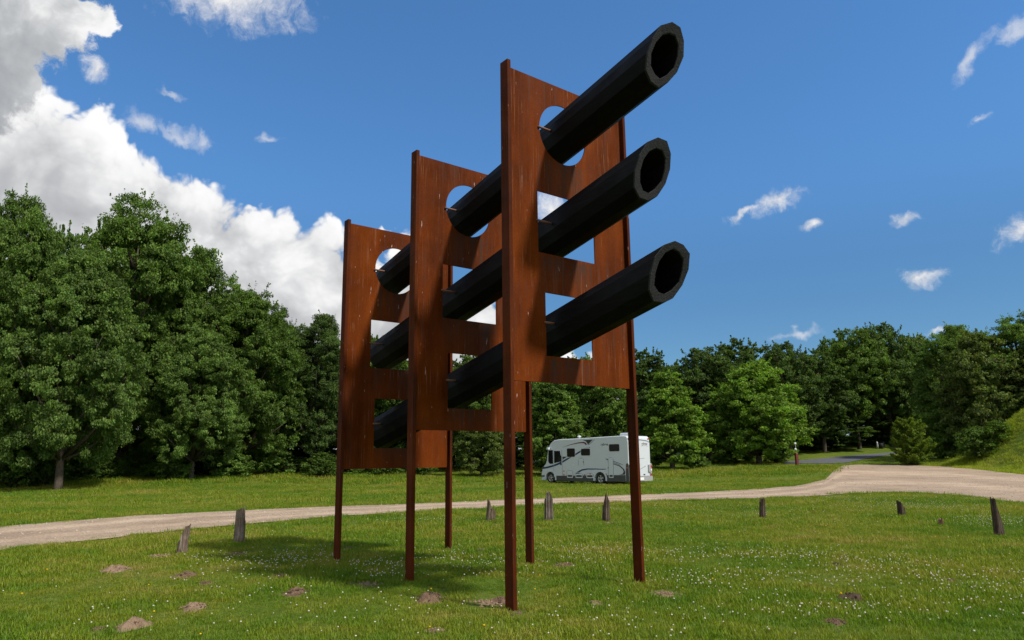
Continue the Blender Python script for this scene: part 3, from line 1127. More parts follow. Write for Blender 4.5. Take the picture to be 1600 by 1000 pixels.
decal('lower_swoosh', band([(2.95, .575), (3.22, .60), (3.40, .68), (3.85, .755), (4.5, .765), (4.95, .755), (5.3, .77)], [(2.97, .585), (3.20, .70), (3.42, .775), (3.85, .83), (4.5, .825), (4.95, .805), (5.3, .81)]), M_BLUE)
decal('lower_swoosh', band([(5.44, .82), (5.56, .88), (5.58, 1.02), (5.52, 1.14)], [(5.44, .87), (5.66, .89), (5.70, 1.03), (5.54, 1.16)]), M_BLUE)
decal('tail_stripe', [(5.24, 1.42), (5.48, 1.395), (5.55, 1.35), (5.42, 1.34)], M_BLUE)
decal('tail_stripe', [(5.55, 1.36), (5.86, 1.29), (6.62, 1.05), (6.55, 1.05), (5.86, 1.25), (5.55, 1.32)], M_BLUE)
decal('tail_stripe', [(5.42, 1.30), (5.86, 1.20), (6.42, 1.04), (6.35, 1.04), (5.86, 1.165), (5.46, 1.26)], M_BLUE)
decal('tail_curve', band([(5.55, 1.13), (5.9, 1.075), (6.30, .965), (6.56, .78), (6.62, .63), (6.52, .50), (6.30, .47)], [(5.55, 1.165), (5.9, 1.115), (6.36, 1.005), (6.65, .80), (6.73, .62), (6.70, .465), (6.30, .455)]), M_DKT)


def hatch(x0, x1, z0, z1, name='locker_hatch', low=True):
    h = decal(name, rrect(x0, x1, z0, z1, .07), M_VAN, th=.0165 if low else .004)
    t = .018
    for a in ([(x0, z0 + .06), (x0 + t, z0 + .06), (x0 + t, z1 - .06), (x0, z1 - .06)], [(x1 - t, z0 + .06), (x1, z0 + .06), (x1, z1 - .06), (x1 - t, z1 - .06)],
              [(x0 + .06, z1 - t), (x1 - .06, z1 - t), (x1 - .06, z1), (x0 + .06, z1)]):
        decal('seam', a, M_SEAM, h, th=.006, base=.0165 if low else .004)
    if low:
        decal('dark_inset', rrect(x0 + .07, x1 - .07, z0 + .06, z0 + .17, .03), M_DKT, h, th=.005, base=.0165)
    return h


hatch(2.17, 2.68, .24, .72)
hatch(2.87, 3.47, .24, .54)
hatch(3.76, 4.32, .24, .55)
hatch(5.50, 5.88, .27, 1.48)
hp = hatch(3.13, 3.58, .96, 1.48, 'service_hatch', False)
decal('latch', [(3.52, 1.18), (3.56, 1.18), (3.56, 1.26), (3.52, 1.26)], M_DKT, hp, th=.01, base=.004)
decal('small_plate', [(2.90, .49), (3.22, .50), (3.20, .56), (2.90, .55)], M_BLUE, th=.022)
for (a, b, m_) in ((1.92, .66, M_ORL), (1.92, .43, M_ORL), (3.62, .43, M_REDL), (4.08, .49, M_ORL), (5.30, .49, M_REDL)):
    decal('side_marker', rrect(a - .05, a + .05, b - .03, b + .03, .02), m_, th=.024)
decal('white_cap', rrect(2.62, 2.68, .98, 1.04, .02), M_WHL, th=.014)
decal('white_cap', rrect(2.72, 2.78, 1.0, 1.07, .02), M_WHL, th=.014)
decal('awning_rail', [(3.62, 2.06), (4.10, 2.09), (4.12, 2.16), (4.08, 2.16), (4.05, 2.11), (3.62, 2.08)], M_SEAM)
rc = decal('rear_corner_trim', [(6.78, .06), (6.99, .07), (6.99, 1.10), (6.90, 1.14), (6.82, 1.08), (6.78, .7)], M_VGREY, th=.018)
decal('side_marker', rrect(6.83, 6.95, .83, .90, .02), M_ORL, rc, th=.006, base=.018)


def lettering(name, body, size, mat, loc, rot, parent, ext=.003):
    cu = bpy.data.curves.new(name, 'FONT')
    cu.body = body
    cu.size = size
    cu.extrude = ext
    cu.shear = .25
    cu.align_x = 'CENTER'
    cu.resolution_u = 3
    o = bpy.data.objects.new('tmp', cu)
    me = bpy.data.meshes.new_from_object(o)
    bpy.data.objects.remove(o)
    bpy.data.curves.remove(cu)
    me.name = name
    me.materials.clear()
    o = link_mesh(name, me, mat, parent)
    o.location = loc
    o.rotation_euler = rot
    return o


lettering('lettering', 'rybrea', .21, M_DKT, (fx(5.24), -.004, fz(2.22)), (math.pi / 2, 0, 0), van)
# rear wall: skin panel, seams, lights, bumper, number plate
RX = fx(7.0)


def rear(name, poly, mat, th=.01, parent=van, base=0.0):
    return MB().prism_yz([(a * .952, fz(b)) for a, b in poly], RX + base, RX + base + th).build(name, mat, parent)


rp = rear('rear_panel', [(.16, .36), (2.10, .36), (2.22, .9), (2.24, 2.36), (1.9, 2.45), (1.2, 2.50), (.5, 2.45), (.12, 2.36), (.10, .9)], M_VAN, .03)
for a in ([(.12, 2.36), (.5, 2.45), (1.2, 2.50), (1.9, 2.45), (2.24, 2.36), (2.24, 2.41), (1.9, 2.51), (1.2, 2.56), (.5, 2.51), (.12, 2.41)],):
    rear('rear_seam', a, M_SEAM, .034)
rear('rear_line', [(1.0, 1.395), (1.62, 1.40), (1.62, 1.42), (1.0, 1.415)], M_SEAM, .004, rp, .03)
rear('rear_line', [(1.0, .72), (1.3, .80), (1.75, .94), (1.72, .96), (1.3, .825), (1.0, .74)], M_SEAM, .004, rp, .03)
rear('rear_line', [(1.30, 2.15), (1.9, 2.17), (2.02, 2.12), (2.02, 2.14), (1.9, 2.19), (1.30, 2.17)], M_SEAM, .004, rp, .03)
lettering('rear_lettering', 'rybrea', .22, M_DKT, (RX + .034, fx(1.67), fz(2.23)), (math.pi / 2, 0, math.pi / 2), rp)
rear('rear_handle', [(1.45, .44), (1.60, .42), (1.62, .46), (1.47, .48)], M_DKT, .03, rp, .03)
bp_ = rear('bumper', [(.02, .06), (2.36, .06), (2.38, .34), (.02, .34)], M_VMID, .07)
rear('number_plate', [(1.0, .12), (1.42, .12), (1.42, .27), (1.0, .27)], M_WHL, .012, bp_, .07)
for y in (0.02, 2.18):
    cl = rear('light_cluster', [(y, .36), (y + .17, .36), (y + .17, 1.05), (y + .10, 1.12), (y, 1.05)], M_VMID, .05)
    rear('lamp', rrect(y + .03, y + .15, .84, .98, .03), M_REDL, .02, cl, .05)
    rear('lamp', rrect(y + .03, y + .15, .66, .76, .03), M_WHL, .02, cl, .05)
    rear('lamp', rrect(y + .03, y + .15, .38, .50, .03), M_REDL, .02, cl, .05)
rear('luggage_box', [(1.96, .60), (2.17, .58), (2.17, 1.04), (1.96, 1.02)], M_VMID, .09)
for y in (.03, 2.12):
    rear('top_lamp', rrect(y, y + .09, 2.56, 2.65, .03), M_REDL, .03)
# roof: dome aerial, box
ae_ = MB().tube([(fx(2.96), .35, fz(2.66)), (fx(2.96), .35, fz(2.80))], .025, 8).build('aerial_stem', M_VAN, van)
am = MB()
vs, fs = [], []
for i, a in enumerate(np.linspace(-1.2, 1.5, 7)):
    vs += [(fx(2.96) + .12 * math.cos(a) * math.cos(q), .35 + .12 * math.cos(a) * math.sin(q), fz(2.82) + .075 * math.sin(a)) for q in np.linspace(0, 2 * math.pi, 12, endpoint=False)]
fs = [(i * 12 + q, i * 12 + (q + 1) % 12, (i + 1) * 12 + (q + 1) % 12, (i + 1) * 12 + q) for i in range(6) for q in range(12)]
am.add(vs, fs, True)
am.build('aerial_dome', M_VAN, ae_)
rbx = MB().box(fx(6.0), fx(6.85), .55, 1.3, fz(2.70), fz(2.95)).build('roof_box', M_VAN, van, bevel=.05)
MB().box(fx(6.1), fx(6.75), .65, 1.2, fz(2.935), fz(2.97)).build('roof_vent', M_VMID, rbx, bevel=.01, seg=1)

# ------------------------------------------------------------------ small posts and bins by the road
M_REDPOST = pbr('dark_red_paint', (.115, .016, .014), .6, var=.2)
M_WHITEP = pbr('dirty_white_paint', (.42, .43, .42), .6, var=.2)
x, y = at_depth(1245, 63), 63.0
q = empty('signpost', (x, y, float(T(x, y))), .3)
tag(q, 'dark red wooden post with small white discs above, at the start of the asphalt', 'signpost')
h = 1.12
MB().box(-.11, .11, -.11, .11, -.2, h).build('post', M_REDPOST, q, bevel=.015)
MB().tube([(0, 0, h), (0, 0, h + .92)], .02, 8).build('pole', M_VMID, q)
for dz, dx in ((.32, -.06), (.80, -.05)):
    MB().tube([(dx, -.05, h + dz), (dx, -.03, h + dz)], .11, 16).build('disc', M_WHITEP, q)
x, y = ground(99, 753)
q = empty('marker_post', (x, y, float(T(x, y))), .2)
tag(q, 'small pale grey post with a box on top in the tree shade at left', 'marker post')
MB().box(-.09, .09, -.07, .07, -.2, .85).build('post', M_WHITEP, q, bevel=.01)
MB().box(-.05, .26, -.12, .12, .72, .98).build('meter_box', M_WHITEP, q, bevel=.02)
MB().box(-.15, .2, -.15, .15, .985, 1.02).build('cap', M_VMID, q)
x, y = at_depth(1377, 88, 703), 88.0
q = empty('litter_bin', (x, y, float(T(x, y))), 0)
q.scale = (.7, .7, .62)
tag(q, 'small black litter bin on the verge beyond the asphalt road', 'litter bin')
MB().tube([(0, 0, 0), (0, 0, 1.0), (0, 0, 1.05)], [.30, .36, .33], 14).build('barrel', M_BLACK, q)
MB().box(.45, .55, -.05, .05, -.1, 1.25).build('post', M_BLACK, q)
MB().box(-.05, .46, -.02, .02, .62, .70).build('bracket', M_BLACK, q)
x, y = at_depth(1371.5, 88, 703), 88.0
q = empty('bollard', (x, y, float(T(x, y))), 0)
q.scale = (.75, .75, .55)
tag(q, 'pale bollard left of the black litter bin', 'bollard')
MB().tube([(0, 0, -.1), (0, 0, .9), (0, 0, 1.3), (0, 0, 1.55)], [.17, .15, .13, .05], 12).build('shaft', M_WHITEP, q)
MB().tube([(0, 0, 1.0), (0, 0, 1.12)], .152, 12).build('band', M_VGREY, q)

# ------------------------------------------------------------------ foliage


def leaf_material(name, transl=.44, gloss=.025):
    m, t, out = new_mat(name)
    oi = t.n('ShaderNodeObjectInfo')
    geo = t.n('ShaderNodeNewGeometry')
    r = geo.outputs['Random Per Island']
    hsv = t.n('ShaderNodeHueSaturation')
    t.link(oi.outputs['Color'], hsv.inputs['Color'])
    t.link(t.mapr(r, 0, 1, .47, .525), hsv.inputs['Hue'])
    r2 = t.math('FRACT', t.math('MULTIPLY', r, 37.7))
    t.link(t.mapr(r2, 0, 1, .62, 1.45), hsv.inputs['Value'])
    hsv.inputs['Saturation'].default_value = 1.0
    # sprays of younger, paler growth through the crown
    oc = t.n('ShaderNodeTexCoord').outputs['Object']
    nz = t.noise(oc, .55, 3, .5)
    col = t.mix(1.0, hsv.outputs[0], t.mapr(nz, .3, .7, .55, 1.5), 'MULTIPLY')
    d = t.n('ShaderNodeBsdfDiffuse', i_Color=col)
    tr = t.n('ShaderNodeBsdfTranslucent')
    tc_ = t.mix(1.0, col, (1.25, 1.35, .55), 'MULTIPLY')
    t.link(tc_, tr.inputs['Color'])
    mx = t.n('ShaderNodeMixShader')
    mx.inputs[0].default_value = transl
    t.link(d.outputs[0], mx.inputs[1])
    t.link(tr.outputs[0], mx.inputs[2])
    g = t.n('ShaderNodeBsdfGlossy')
    g.inputs['Roughness'].default_value = .62
    g.inputs['Color'].default_value = (.6, .66, .5, 1)
    mx2 = t.n('ShaderNodeMixShader')
    mx2.inputs[0].default_value = gloss
    t.link(mx.outputs[0], mx2.inputs[1])
    t.link(g.outputs[0], mx2.inputs[2])
    t.link(mx2.outputs[0], out.inputs[0])
    return m


M_LEAF = leaf_material('leaves')
M_BARK = pbr('bark', (.085, .068, .052), .95, var=.45, nscale=9, bump=1.0, bscale=30, spec=.1)


def leaf_quads(pos, out_dir, size, rng, up=.55, rnd=.75, outw=.5):
    n = len(pos)
    N = out_dir * outw + np.array([0, 0, up]) + rng.normal(0, rnd, (n, 3))
    N /= np.linalg.norm(N, axis=1, keepdims=True) + 1e-9
    t = rng.normal(0, 1, (n, 3)) + out_dir * .6
    t -= (t * N).sum(1, keepdims=True) * N
    t /= np.linalg.norm(t, axis=1, keepdims=True) + 1e-9
    b = np.cross(N, t)
    s = (size * rng.uniform(.6, 1.35, n))[:, None]
    V = np.stack([pos - t * s * .5, pos + b * s * .36 - N * s * .06, pos + t * s * .55, pos - b * s * .36 - N * s * .06], 1).reshape(-1, 3)
    return V


def unit(v):
    return v / (np.linalg.norm(v, axis=-1, keepdims=True) + 1e-9)


def fib(n, rng):
    i = np.arange(n) + .5
    ph = np.arccos(1 - 2 * i / n)
    th = math.pi * (1 + 5 ** .5) * i + rng.uniform(0, 6)
    return np.stack([np.cos(th) * np.sin(ph), np.sin(th) * np.sin(ph), np.cos(ph)], 1)


def make_crown(seed, H, R, base, profile, nl, ncl, nleaf, leaf, sprays=60, cl=.075, lob=(.26, .42)):
    """lobed crown: limbs' ends carry lobes, lobes carry leafy twig clusters, clusters carry leaves"""
    rng = np.random.default_rng(seed)
    Hc = H - base
    lobes = []
    for i in range(nl):
        f = (i + .5) / nl
        h = base + Hc * (.06 + .86 * f)
        rr = R * np.interp(f, *profile)
        a = i * 2.39996 + rng.uniform(-.5, .5)
        lr = R * rng.uniform(*lob) * (1.0 - .30 * f)
        d = max(0, rr - lr * .75) * rng.uniform(.75, 1.12)
        lobes.append((np.array([d * math.cos(a), d * math.sin(a), h - rng.uniform(0, .04) * Hc]), np.array([lr * 1.15, lr * 1.15, lr * rng.uniform(.72, .95)])))
    # leader
    lobes.append((np.array([rng.uniform(-.15, .15) * R, rng.uniform(-.15, .15) * R, H - R * .2]), np.array([.30, .30, .22]) * R))
    # filling lobes near the axis
    for f in (.25, .45, .65):
        lobes.append((np.array([0, 0, base + Hc * f]), np.array([.34, .34, .3]) * R * np.interp(f, *profile)))
    axis0 = np.array([0, 0, base + Hc * .35])
    Vs = []
    for c, r in lobes:
        dirs = fib(ncl, rng) + rng.normal(0, .22, (ncl, 3))
        dirs = unit(dirs)
        rad = rng.uniform(.60, 1.22, ncl)[:, None]
        cc = c + dirs * r * rad
        cr = R * cl * rng.uniform(.5, 1.75, ncl)
        k = np.maximum(6, (nleaf * (cr / (R * cl)) ** 1.6).astype(int))
        idx = np.repeat(np.arange(ncl), k)
        g = rng.normal(0, 1, (len(idx), 3))
        g = unit(g) * (rng.random(len(idx))[:, None] ** .5)
        pos = cc[idx] + g * (cr[idx][:, None] * np.array([1.25, 1.25, .62]))
        od = unit(g * .5 + dirs[idx] + unit(pos - axis0) * .5)
        Vs.append(leaf_quads(pos, od, np.full(len(pos), leaf), rng))
    # shoots standing out of the outline
    for _ in range(sprays):
        c, r = lobes[rng.integers(len(lobes) - 3)]
        d = unit(rng.normal(0, 1, 3) + unit(c - axis0) * 1.1 + np.array([0, 0, .5]))
        L = R * rng.uniform(.08, .20)
        n = rng.integers(14, 40)
        t = rng.random(n)[:, None]
        pos = c + d * r * .95 + d * L * t + rng.normal(0, R * .018, (n, 3)) * (1.4 - t)
        Vs.append(leaf_quads(pos, np.repeat(d[None], n, 0), np.full(n, leaf), rng))
    V = np.concatenate(Vs)
    V[:, 2] = np.maximum(V[:, 2], .05)
    F = np.arange(len(V), dtype=np.int32).reshape(-1, 4)
    me = np_mesh('crown', V, F)
    me.materials.append(M_LEAF)
    # trunk with limbs
    mb = MB()
    tr = H * .018 + .06
    bend = rng.uniform(-.04, .04, 2) * R
    pts = [(0, 0, -.4), (0, 0, .25), (bend[0] * .5, bend[1] * .5, base * .6 + .5), (bend[0], bend[1], base + Hc * .3), (bend[0] * .4, bend[1] * .4, base + Hc * .8)]
    mb.tube(pts, [tr * 1.6, tr * 1.15, tr * .95, tr * .6, tr * .15], 9)
    for c, r in lobes[:nl]:
        h0 = min(max(base * .8, c[2] - np.hypot(c[0], c[1]) * .9), base + Hc * .7)
        p0 = np.array([bend[0] * .8, bend[1] * .8, h0])
        mid = p0 * .45 + c * .55 + np.array([0, 0, -.03 * R])
        mb.tube([p0, mid, c, c + (c - mid) * .5], [tr * .42, tr * .28, tr * .15, tr * .05], 6)
    me2 = bpy.data.meshes.new('trunk')
    me2.from_pydata(mb.v, [], mb.f)
    me2.polygons.foreach_set('use_smooth', [True] * len(mb.f))
    me2.materials.append(M_BARK)
    me2.update()
    return dict(crown=me, trunk=me2, H=float(V[:, 2].max()), R=float(np.percentile(np.hypot(V[:, 0], V[:, 1]), 97)))


ROUND = ([0, .2, .45, .75, 1], [.72, .95, 1.0, .72, .25])
TALL = ([0, .2, .5, .8, 1], [.8, 1.0, .92, .66, .30])
DOME = ([0, .25, .55, .8, 1], [.62, .85, 1.0, .9, .5])
BROAD = ([0, .2, .5, .8, 1], [.82, 1.0, .98, .80, .42])
CONE = ([0, .15, .5, .8, 1], [.85, 1.0, .72, .4, .1])
ARCH = {
    'oak': make_crown(1, 19, 6.8, 2.0, BROAD, 38, 26, 125, .185, 260, cl=.066, lob=(.20, .38)),
    'oak2': make_crown(2, 19, 6.2, 2.6, BROAD, 36, 26, 125, .185, 260, cl=.070, lob=(.20, .38)),
    'oak3': make_crown(21, 15, 6.6, 2.2, ROUND, 38, 26, 125, .185, 240, cl=.066, lob=(.18, .36)),
    'dome': make_crown(3, 15, 6.5, 4.2, DOME, 24, 20, 80, .28, 110),
    'dome2': make_crown(4, 15, 5.2, 2.6, DOME, 22, 20, 80, .28, 110),
    'maple': make_crown(5, 9, 4.6, .9, ROUND, 26, 20, 70, .20, 90, lob=(.22, .36)),
    'maple2': make_crown(6, 9, 3.8, .8, CONE, 24, 20, 70, .20, 90, lob=(.22, .36)),
    'fill': make_crown(8, 14, 6.0, .9, DOME, 20, 16, 46, .40, 60),
    'shrub': make_crown(9, 2.4, 1.7, .08, ROUND, 14, 14, 26, .15, 50, cl=.12),
}


def make_conifer(seed, H, R):
    """low spreading conifer: layered, upswept boughs with feathery ends"""
    rng = np.random.default_rng(seed)
    Vs = []
    mb = MB()
    mb.tube([(0, 0, -.2), (.02, 0, H * .5), (0, .02, H * .95)], [.11, .07, .02], 8)
    nb = 46
    for i in range(nb):
        f = (i + .5) / nb
        h = .15 + (H * .9) * f
        L = R * np.interp(f, [0, .15, .5, .8, 1], [.95, 1.0, .88, .68, .34]) * rng.uniform(.72, 1.12)
        a = i * 2.39996 + rng.uniform(-.3, .3)
        d = np.array([math.cos(a), math.sin(a), 0])
        n = int(620 * L / R) + 90
        t = rng.random(n) ** .7
        side = rng.normal(0, 1, n) * (.16 + .25 * (1 - t)) * L * .5
        pv = np.array([-d[1], d[0], 0])
        lift = (.10 * t + .20 * t ** 2 - .04) * L
        pos = d * (t * L)[:, None] + pv * side[:, None]
        pos[:, 2] = h + lift - np.abs(side) * .25 + rng.normal(0, .05, n)
        od = np.repeat((d + np.array([0, 0, .5]))[None], n, 0)
        N = np.array([0, 0, 1.0]) + rng.normal(0, .55, (n, 3))
        N = unit(N)
        tt = od + rng.normal(0, .45, (n, 3)) + pv * np.sign(side)[:, None] * .5
        tt -= (tt * N).sum(1, keepdims=True) * N
        tt = unit(tt)
        b = np.cross(N, tt)
        s = (.15 * rng.uniform(.6, 1.5, n))[:, None]
        Vs.append(np.stack([pos - tt * s * .4, pos + b * s * .2, pos + tt * s * .8, pos - b * s * .2], 1).reshape(-1, 3))
        mb.tube([(0, 0, h), tuple(d * L * .5 + np.array([0, 0, h + .05 * L])), tuple(d * L * .95 + np.array([0, 0, h + .24 * L]))], [.03, .02, .006], 5)
    V = np.concatenate(Vs)
    V[:, 2] = np.maximum(V[:, 2], .03)
    me = np_mesh('crown', V, np.arange(len(V), dtype=np.int32).reshape(-1, 4))
    me.materials.append(M_LEAF)
    me2 = bpy.data.meshes.new('trunk')
    me2.from_pydata(mb.v, [], mb.f)
    me2.materials.append(M_BARK)
    me2.update()
    return dict(crown=me, trunk=me2, H=float(V[:, 2].max()), R=float(np.percentile(np.hypot(V[:, 0], V[:, 1]), 97)))


ARCH['conifer'] = make_conifer(12, 3.6, 2.2)

OAK = (.088, .152, .025)
OAKL = (.104, .172, .034)
DEEP = (.058, .100, .020)
MID_ = (.080, .138, .020)
BRIGHT = (.105, .182, .020)
OLIVE = (.100, .138, .027)
trng = random.Random(3)


def tree(arch, px, D, top, half, color, label, name='tree', cat='tree', group='trees round the clearing', rot=None, sink=0.0):
    """px: where its middle stands in the view; D: metres out; top: skyline row; half: half width in view"""
    A = ARCH[arch]
    x, y = at_depth(px, D), D
    z0 = float(T(x, y)) - sink
    d = ray(px, top)
    zt = EYE + d[2] / d[1] * D
    kz = max(.15, (zt - z0) / A['H'])
    kx = half / FPX * D / A['R']
    e = empty(name, (x, y, z0), trng.uniform(0, 6.28) if rot is None else rot)
    e.scale = (kx, kx, kz)
    tag(e, label, cat, group)
    cname = 'foliage' if cat in ('shrub', 'bush') else 'crown'
    sname = 'stem' if cat in ('shrub', 'bush') else 'trunk'
    o = link_mesh(cname, A['crown'], None, e)
    j = trng.uniform(.88, 1.14)
    o.color = (color[0] * j, color[1] * j, color[2] * j, 1)
    link_mesh(sname, A['trunk'], None, e)
    return e


# left wood edge
tree('oak2', -4, 43, 288, 82, OAK, 'tall oak cut by the left edge of the picture')
tree('oak', 188, 51, 290, 112, OAK, 'tallest oak of the left wood, rising to a leafy point')
tree('oak3', 95, 42, 372, 105, OAKL, 'broad pale green oak low in front of the tallest left oak', sink=.0)
tree('oak2', 285, 54, 372, 82, OAK, 'dark oak just right of the tallest left oak')
tree('oak3', 372, 53, 438, 92, MID_, 'rounded green oak with pale trunk above the left track')
tree('oak3', 300, 49, 500, 74, OAKL, 'lower pale leafed oak before the dark oak at left')
tree('oak2', 490, 57, 482, 62, DEEP, 'dark oak next to the rearmost rusty panel')
tree('oak', 425, 60, 470, 52, DEEP, 'slim dark oak wedged between two rounder oaks at left')
tree('oak2', -110, 46, 290, 95, OAK, 'oak outside the left edge', group='trees beyond the edges of the view')
tree('oak', -240, 46, 320, 105, OAK, 'oak outside the left edge', group='trees beyond the edges of the view')
# middle, behind the sculpture and the motorhome
tree('dome2', 585, 60, 520, 62, MID_, 'dark tree seen through the lower window of the rear panel')
tree('dome2', 668, 62, 532, 58, DEEP, 'dark tree between the middle and rear panels')
tree('dome', 740, 62, 545, 62, MID_, 'dark tree seen through the lower window of the middle panel')
tree('maple', 752, 56, 640, 42, OLIVE, 'low olive tree with thin trunk left of the motorhome')
tree('maple2', 868, 57, 585, 56, MID_, 'green tree rising straight behind the motorhome cab')
tree('dome', 930, 64, 548, 66, MID_, 'dark tree behind the motorhome roof')
tree('maple2', 1050, 62, 572, 58, BRIGHT, 'bright green pointed tree just right of the motorhome')
tree('maple', 1186, 68, 556, 78, BRIGHT, 'large bright green round tree standing alone before the dark wood')
tree('dome2', 1010, 73, 540, 56, DEEP, 'dark tree right behind the front panel edge')
tree('dome', 1110, 74, 536, 66, DEEP, 'dark tree showing between the two bright trees')
tree('dome2', 1165, 80, 524, 50, DEEP, 'dark tree peeping over the large bright tree')
tree('dome', 1236, 80, 528, 58, DEEP, 'dark tree over the right shoulder of the large bright tree')
tree('dome2', 1290, 84, 540, 48, DEEP, 'dark tree left of the tall dome tree')
# right wood
tree('dome', 1345, 88, 506, 56, MID_, 'left half of the tall dark dome above the conifer')
tree('dome', 1398, 90, 498, 56, DEEP, 'right half of the tall dark dome above the conifer')
tree('dome2', 1452, 94, 518, 46, OLIVE, 'loose olive tree right of the tall dark dome')
tree('oak2', 1508, 72, 500, 62, OAK, 'dark tree on the rising skyline at right')
tree('maple', 1552, 66, 508, 66, OLIVE, 'grey green rounded tree at right behind the grassy bank')
tree('oak', 1612, 66, 484, 80, OAK, 'tall tree cut by the right edge of the picture')
tree('maple2', 1640, 64, 535, 70, OLIVE, 'leafy tree mostly beyond the right edge', group='trees beyond the edges of the view')
tree('oak', 1760, 66, 470, 95, OAK, 'tree beyond the right edge', group='trees beyond the edges of the view')
tree('oak2', 1900, 62, 480, 100, OAK, 'tree beyond the right edge', group='trees beyond the edges of the view')
# slender trunks in the gap
for px, D, top, half, lab in ((1342, 95, 556, 32, 'thin forked tree at the wood edge left of the conifer'), (1376, 97, 570, 28, 'slim tree behind the litter bin'), (1458, 92, 560, 30, 'slim pale trunked tree right of the conifer')):
    tree('dome', px, D, top, half, OLIVE, lab)
for px, D, top, half, lab in ((1316, 99, 560, 22, 'thin tree in the shade behind the red signpost'), (1400, 101, 560, 22, 'thin tree in the shade left of the conifer top'), (1440, 97, 570, 20, 'thin tree right behind the conifer top')):
    tree('dome2', px, D, top, half, MID_, lab)
# filling rows
lab = 'dark tree deep in the wood behind the front row'
for i, px in enumerate(range(-330, 1960, 66)):
    px = px + trng.uniform(-18, 18)
    edge = np.interp(px, [-300, 0, 180, 300, 440, 560, 700, 1000, 1240, 1380, 1460, 1530, 1700, 1900], [310, 330, 330, 410, 490, 540, 560, 556, 545, 520, 545, 520, 500, 490])
    D = np.interp(px, [-300, 0, 400, 800, 1200, 1500, 1900], [62, 62, 68, 76, 92, 106, 92]) + trng.uniform(-3, 3)
    tree('fill', px, D, edge + trng.uniform(4, 26), 62, DEEP, lab, group='trees deep in the wood')
for i, px in enumerate(range(-300, 1900, 100)):
    D = np.interp(px, [-300, 0, 400, 800, 1200, 1500, 1900], [56, 58, 62, 70, 84, 98, 80]) + trng.uniform(-2, 2)
    tree('fill', px + trng.uniform(-20, 20), D, 640 + trng.uniform(-20, 20), 64, DEEP, 'low dark tree filling the shade under the wood edge', group='low trees under the wood edge')

# shrubs
SH = 'shrubs along the wood edge'
e = tree('conifer', 1425, 63, 650, 31, (.125, .185, .018), 'yellow green spreading conifer alone on the grass beside the asphalt', 'conifer', 'conifer', group=None)
for px, D, top, half, col, lab in (
        (1530, 60, 662, 34, MID_, 'dark shrub at the foot of the grassy bank'),
        (1500, 70, 640, 40, OAK, 'taller dark shrub behind the grassy bank foot'),
        (1568, 59, 655, 26, BRIGHT, 'bright leafy shrub on the shoulder of the grassy bank'),
        (1470, 74, 668, 26, OLIVE, 'low shrub right of the conifer in shade'),
        (1090, 62, 711, 20, OAK, 'low bush under the pointed bright tree'),
        (1135, 69, 704, 22, OAK, 'low bush left of the trunk of the large bright tree'),
        (1214, 70, 702, 20, MID_, 'low bush just left of the dark red post'),
        (1262, 88, 688, 26, MID_, 'bush behind the dark red post'),
        (1302, 93, 682, 24, OAK, 'bush at the wood edge over the asphalt'),
        (1335, 94, 680, 18, MID_, 'small bush near the pale bollard'),
        (1170, 74, 698, 24, MID_, 'bush behind the trunk of the large bright tree'),
        (240, 51, 690, 40, OAK, 'low leafy bush between two left trunks'),
        (190, 50, 712, 26, OAKL, 'pale low bush left of the pale oak trunk'),
        (420, 55, 690, 42, OAK, 'bush right of the pale oak trunk'),
        (468, 56, 712, 24, DEEP, 'dark bush left of the rear panel'),
        (545, 57, 715, 26, MID_, 'bush below the rear panel'),
        (20, 44, 690, 40, MID_, 'leafy undergrowth at the left edge below the cut oak'),
        (78, 45, 706, 30, OAK, 'low leafy bush left of the pale grey marker post'),
        (272, 49, 704, 32, OAK, 'rounded bush below the dark oak at left'),
        (360, 51, 700, 36, OAK, 'wide bush below the rounded oak at left'),
        (505, 54, 704, 34, MID_, 'bush hiding the trunk beside the rearmost panel'),
        (600, 57, 706, 34, MID_, 'bush seen under the rearmost panel'),
        (1362, 105, 672, 34, DEEP, 'dark thicket closing the gap behind the bollard'),
        (1405, 106, 668, 36, DEEP, 'dark thicket behind the litter bin and conifer'),
        (1470, 100, 664, 36, DEEP, 'dark thicket right of the conifer in the wood'),
        (130, 49, 704, 42, OAK, 'broad low bush behind the pale grey marker post'),
        (318, 53, 698, 34, MID_, 'leafy bush between the pale leafed oak trunks'),
        (655, 58, 708, 28, MID_, 'bush between the rear panel posts'),
        (40, 47, 700, 44, OAK, 'dark bush at the far left under the oaks')):
    tree('shrub', px, D, top, half, col, lab, 'shrub', 'shrub', group=SH)

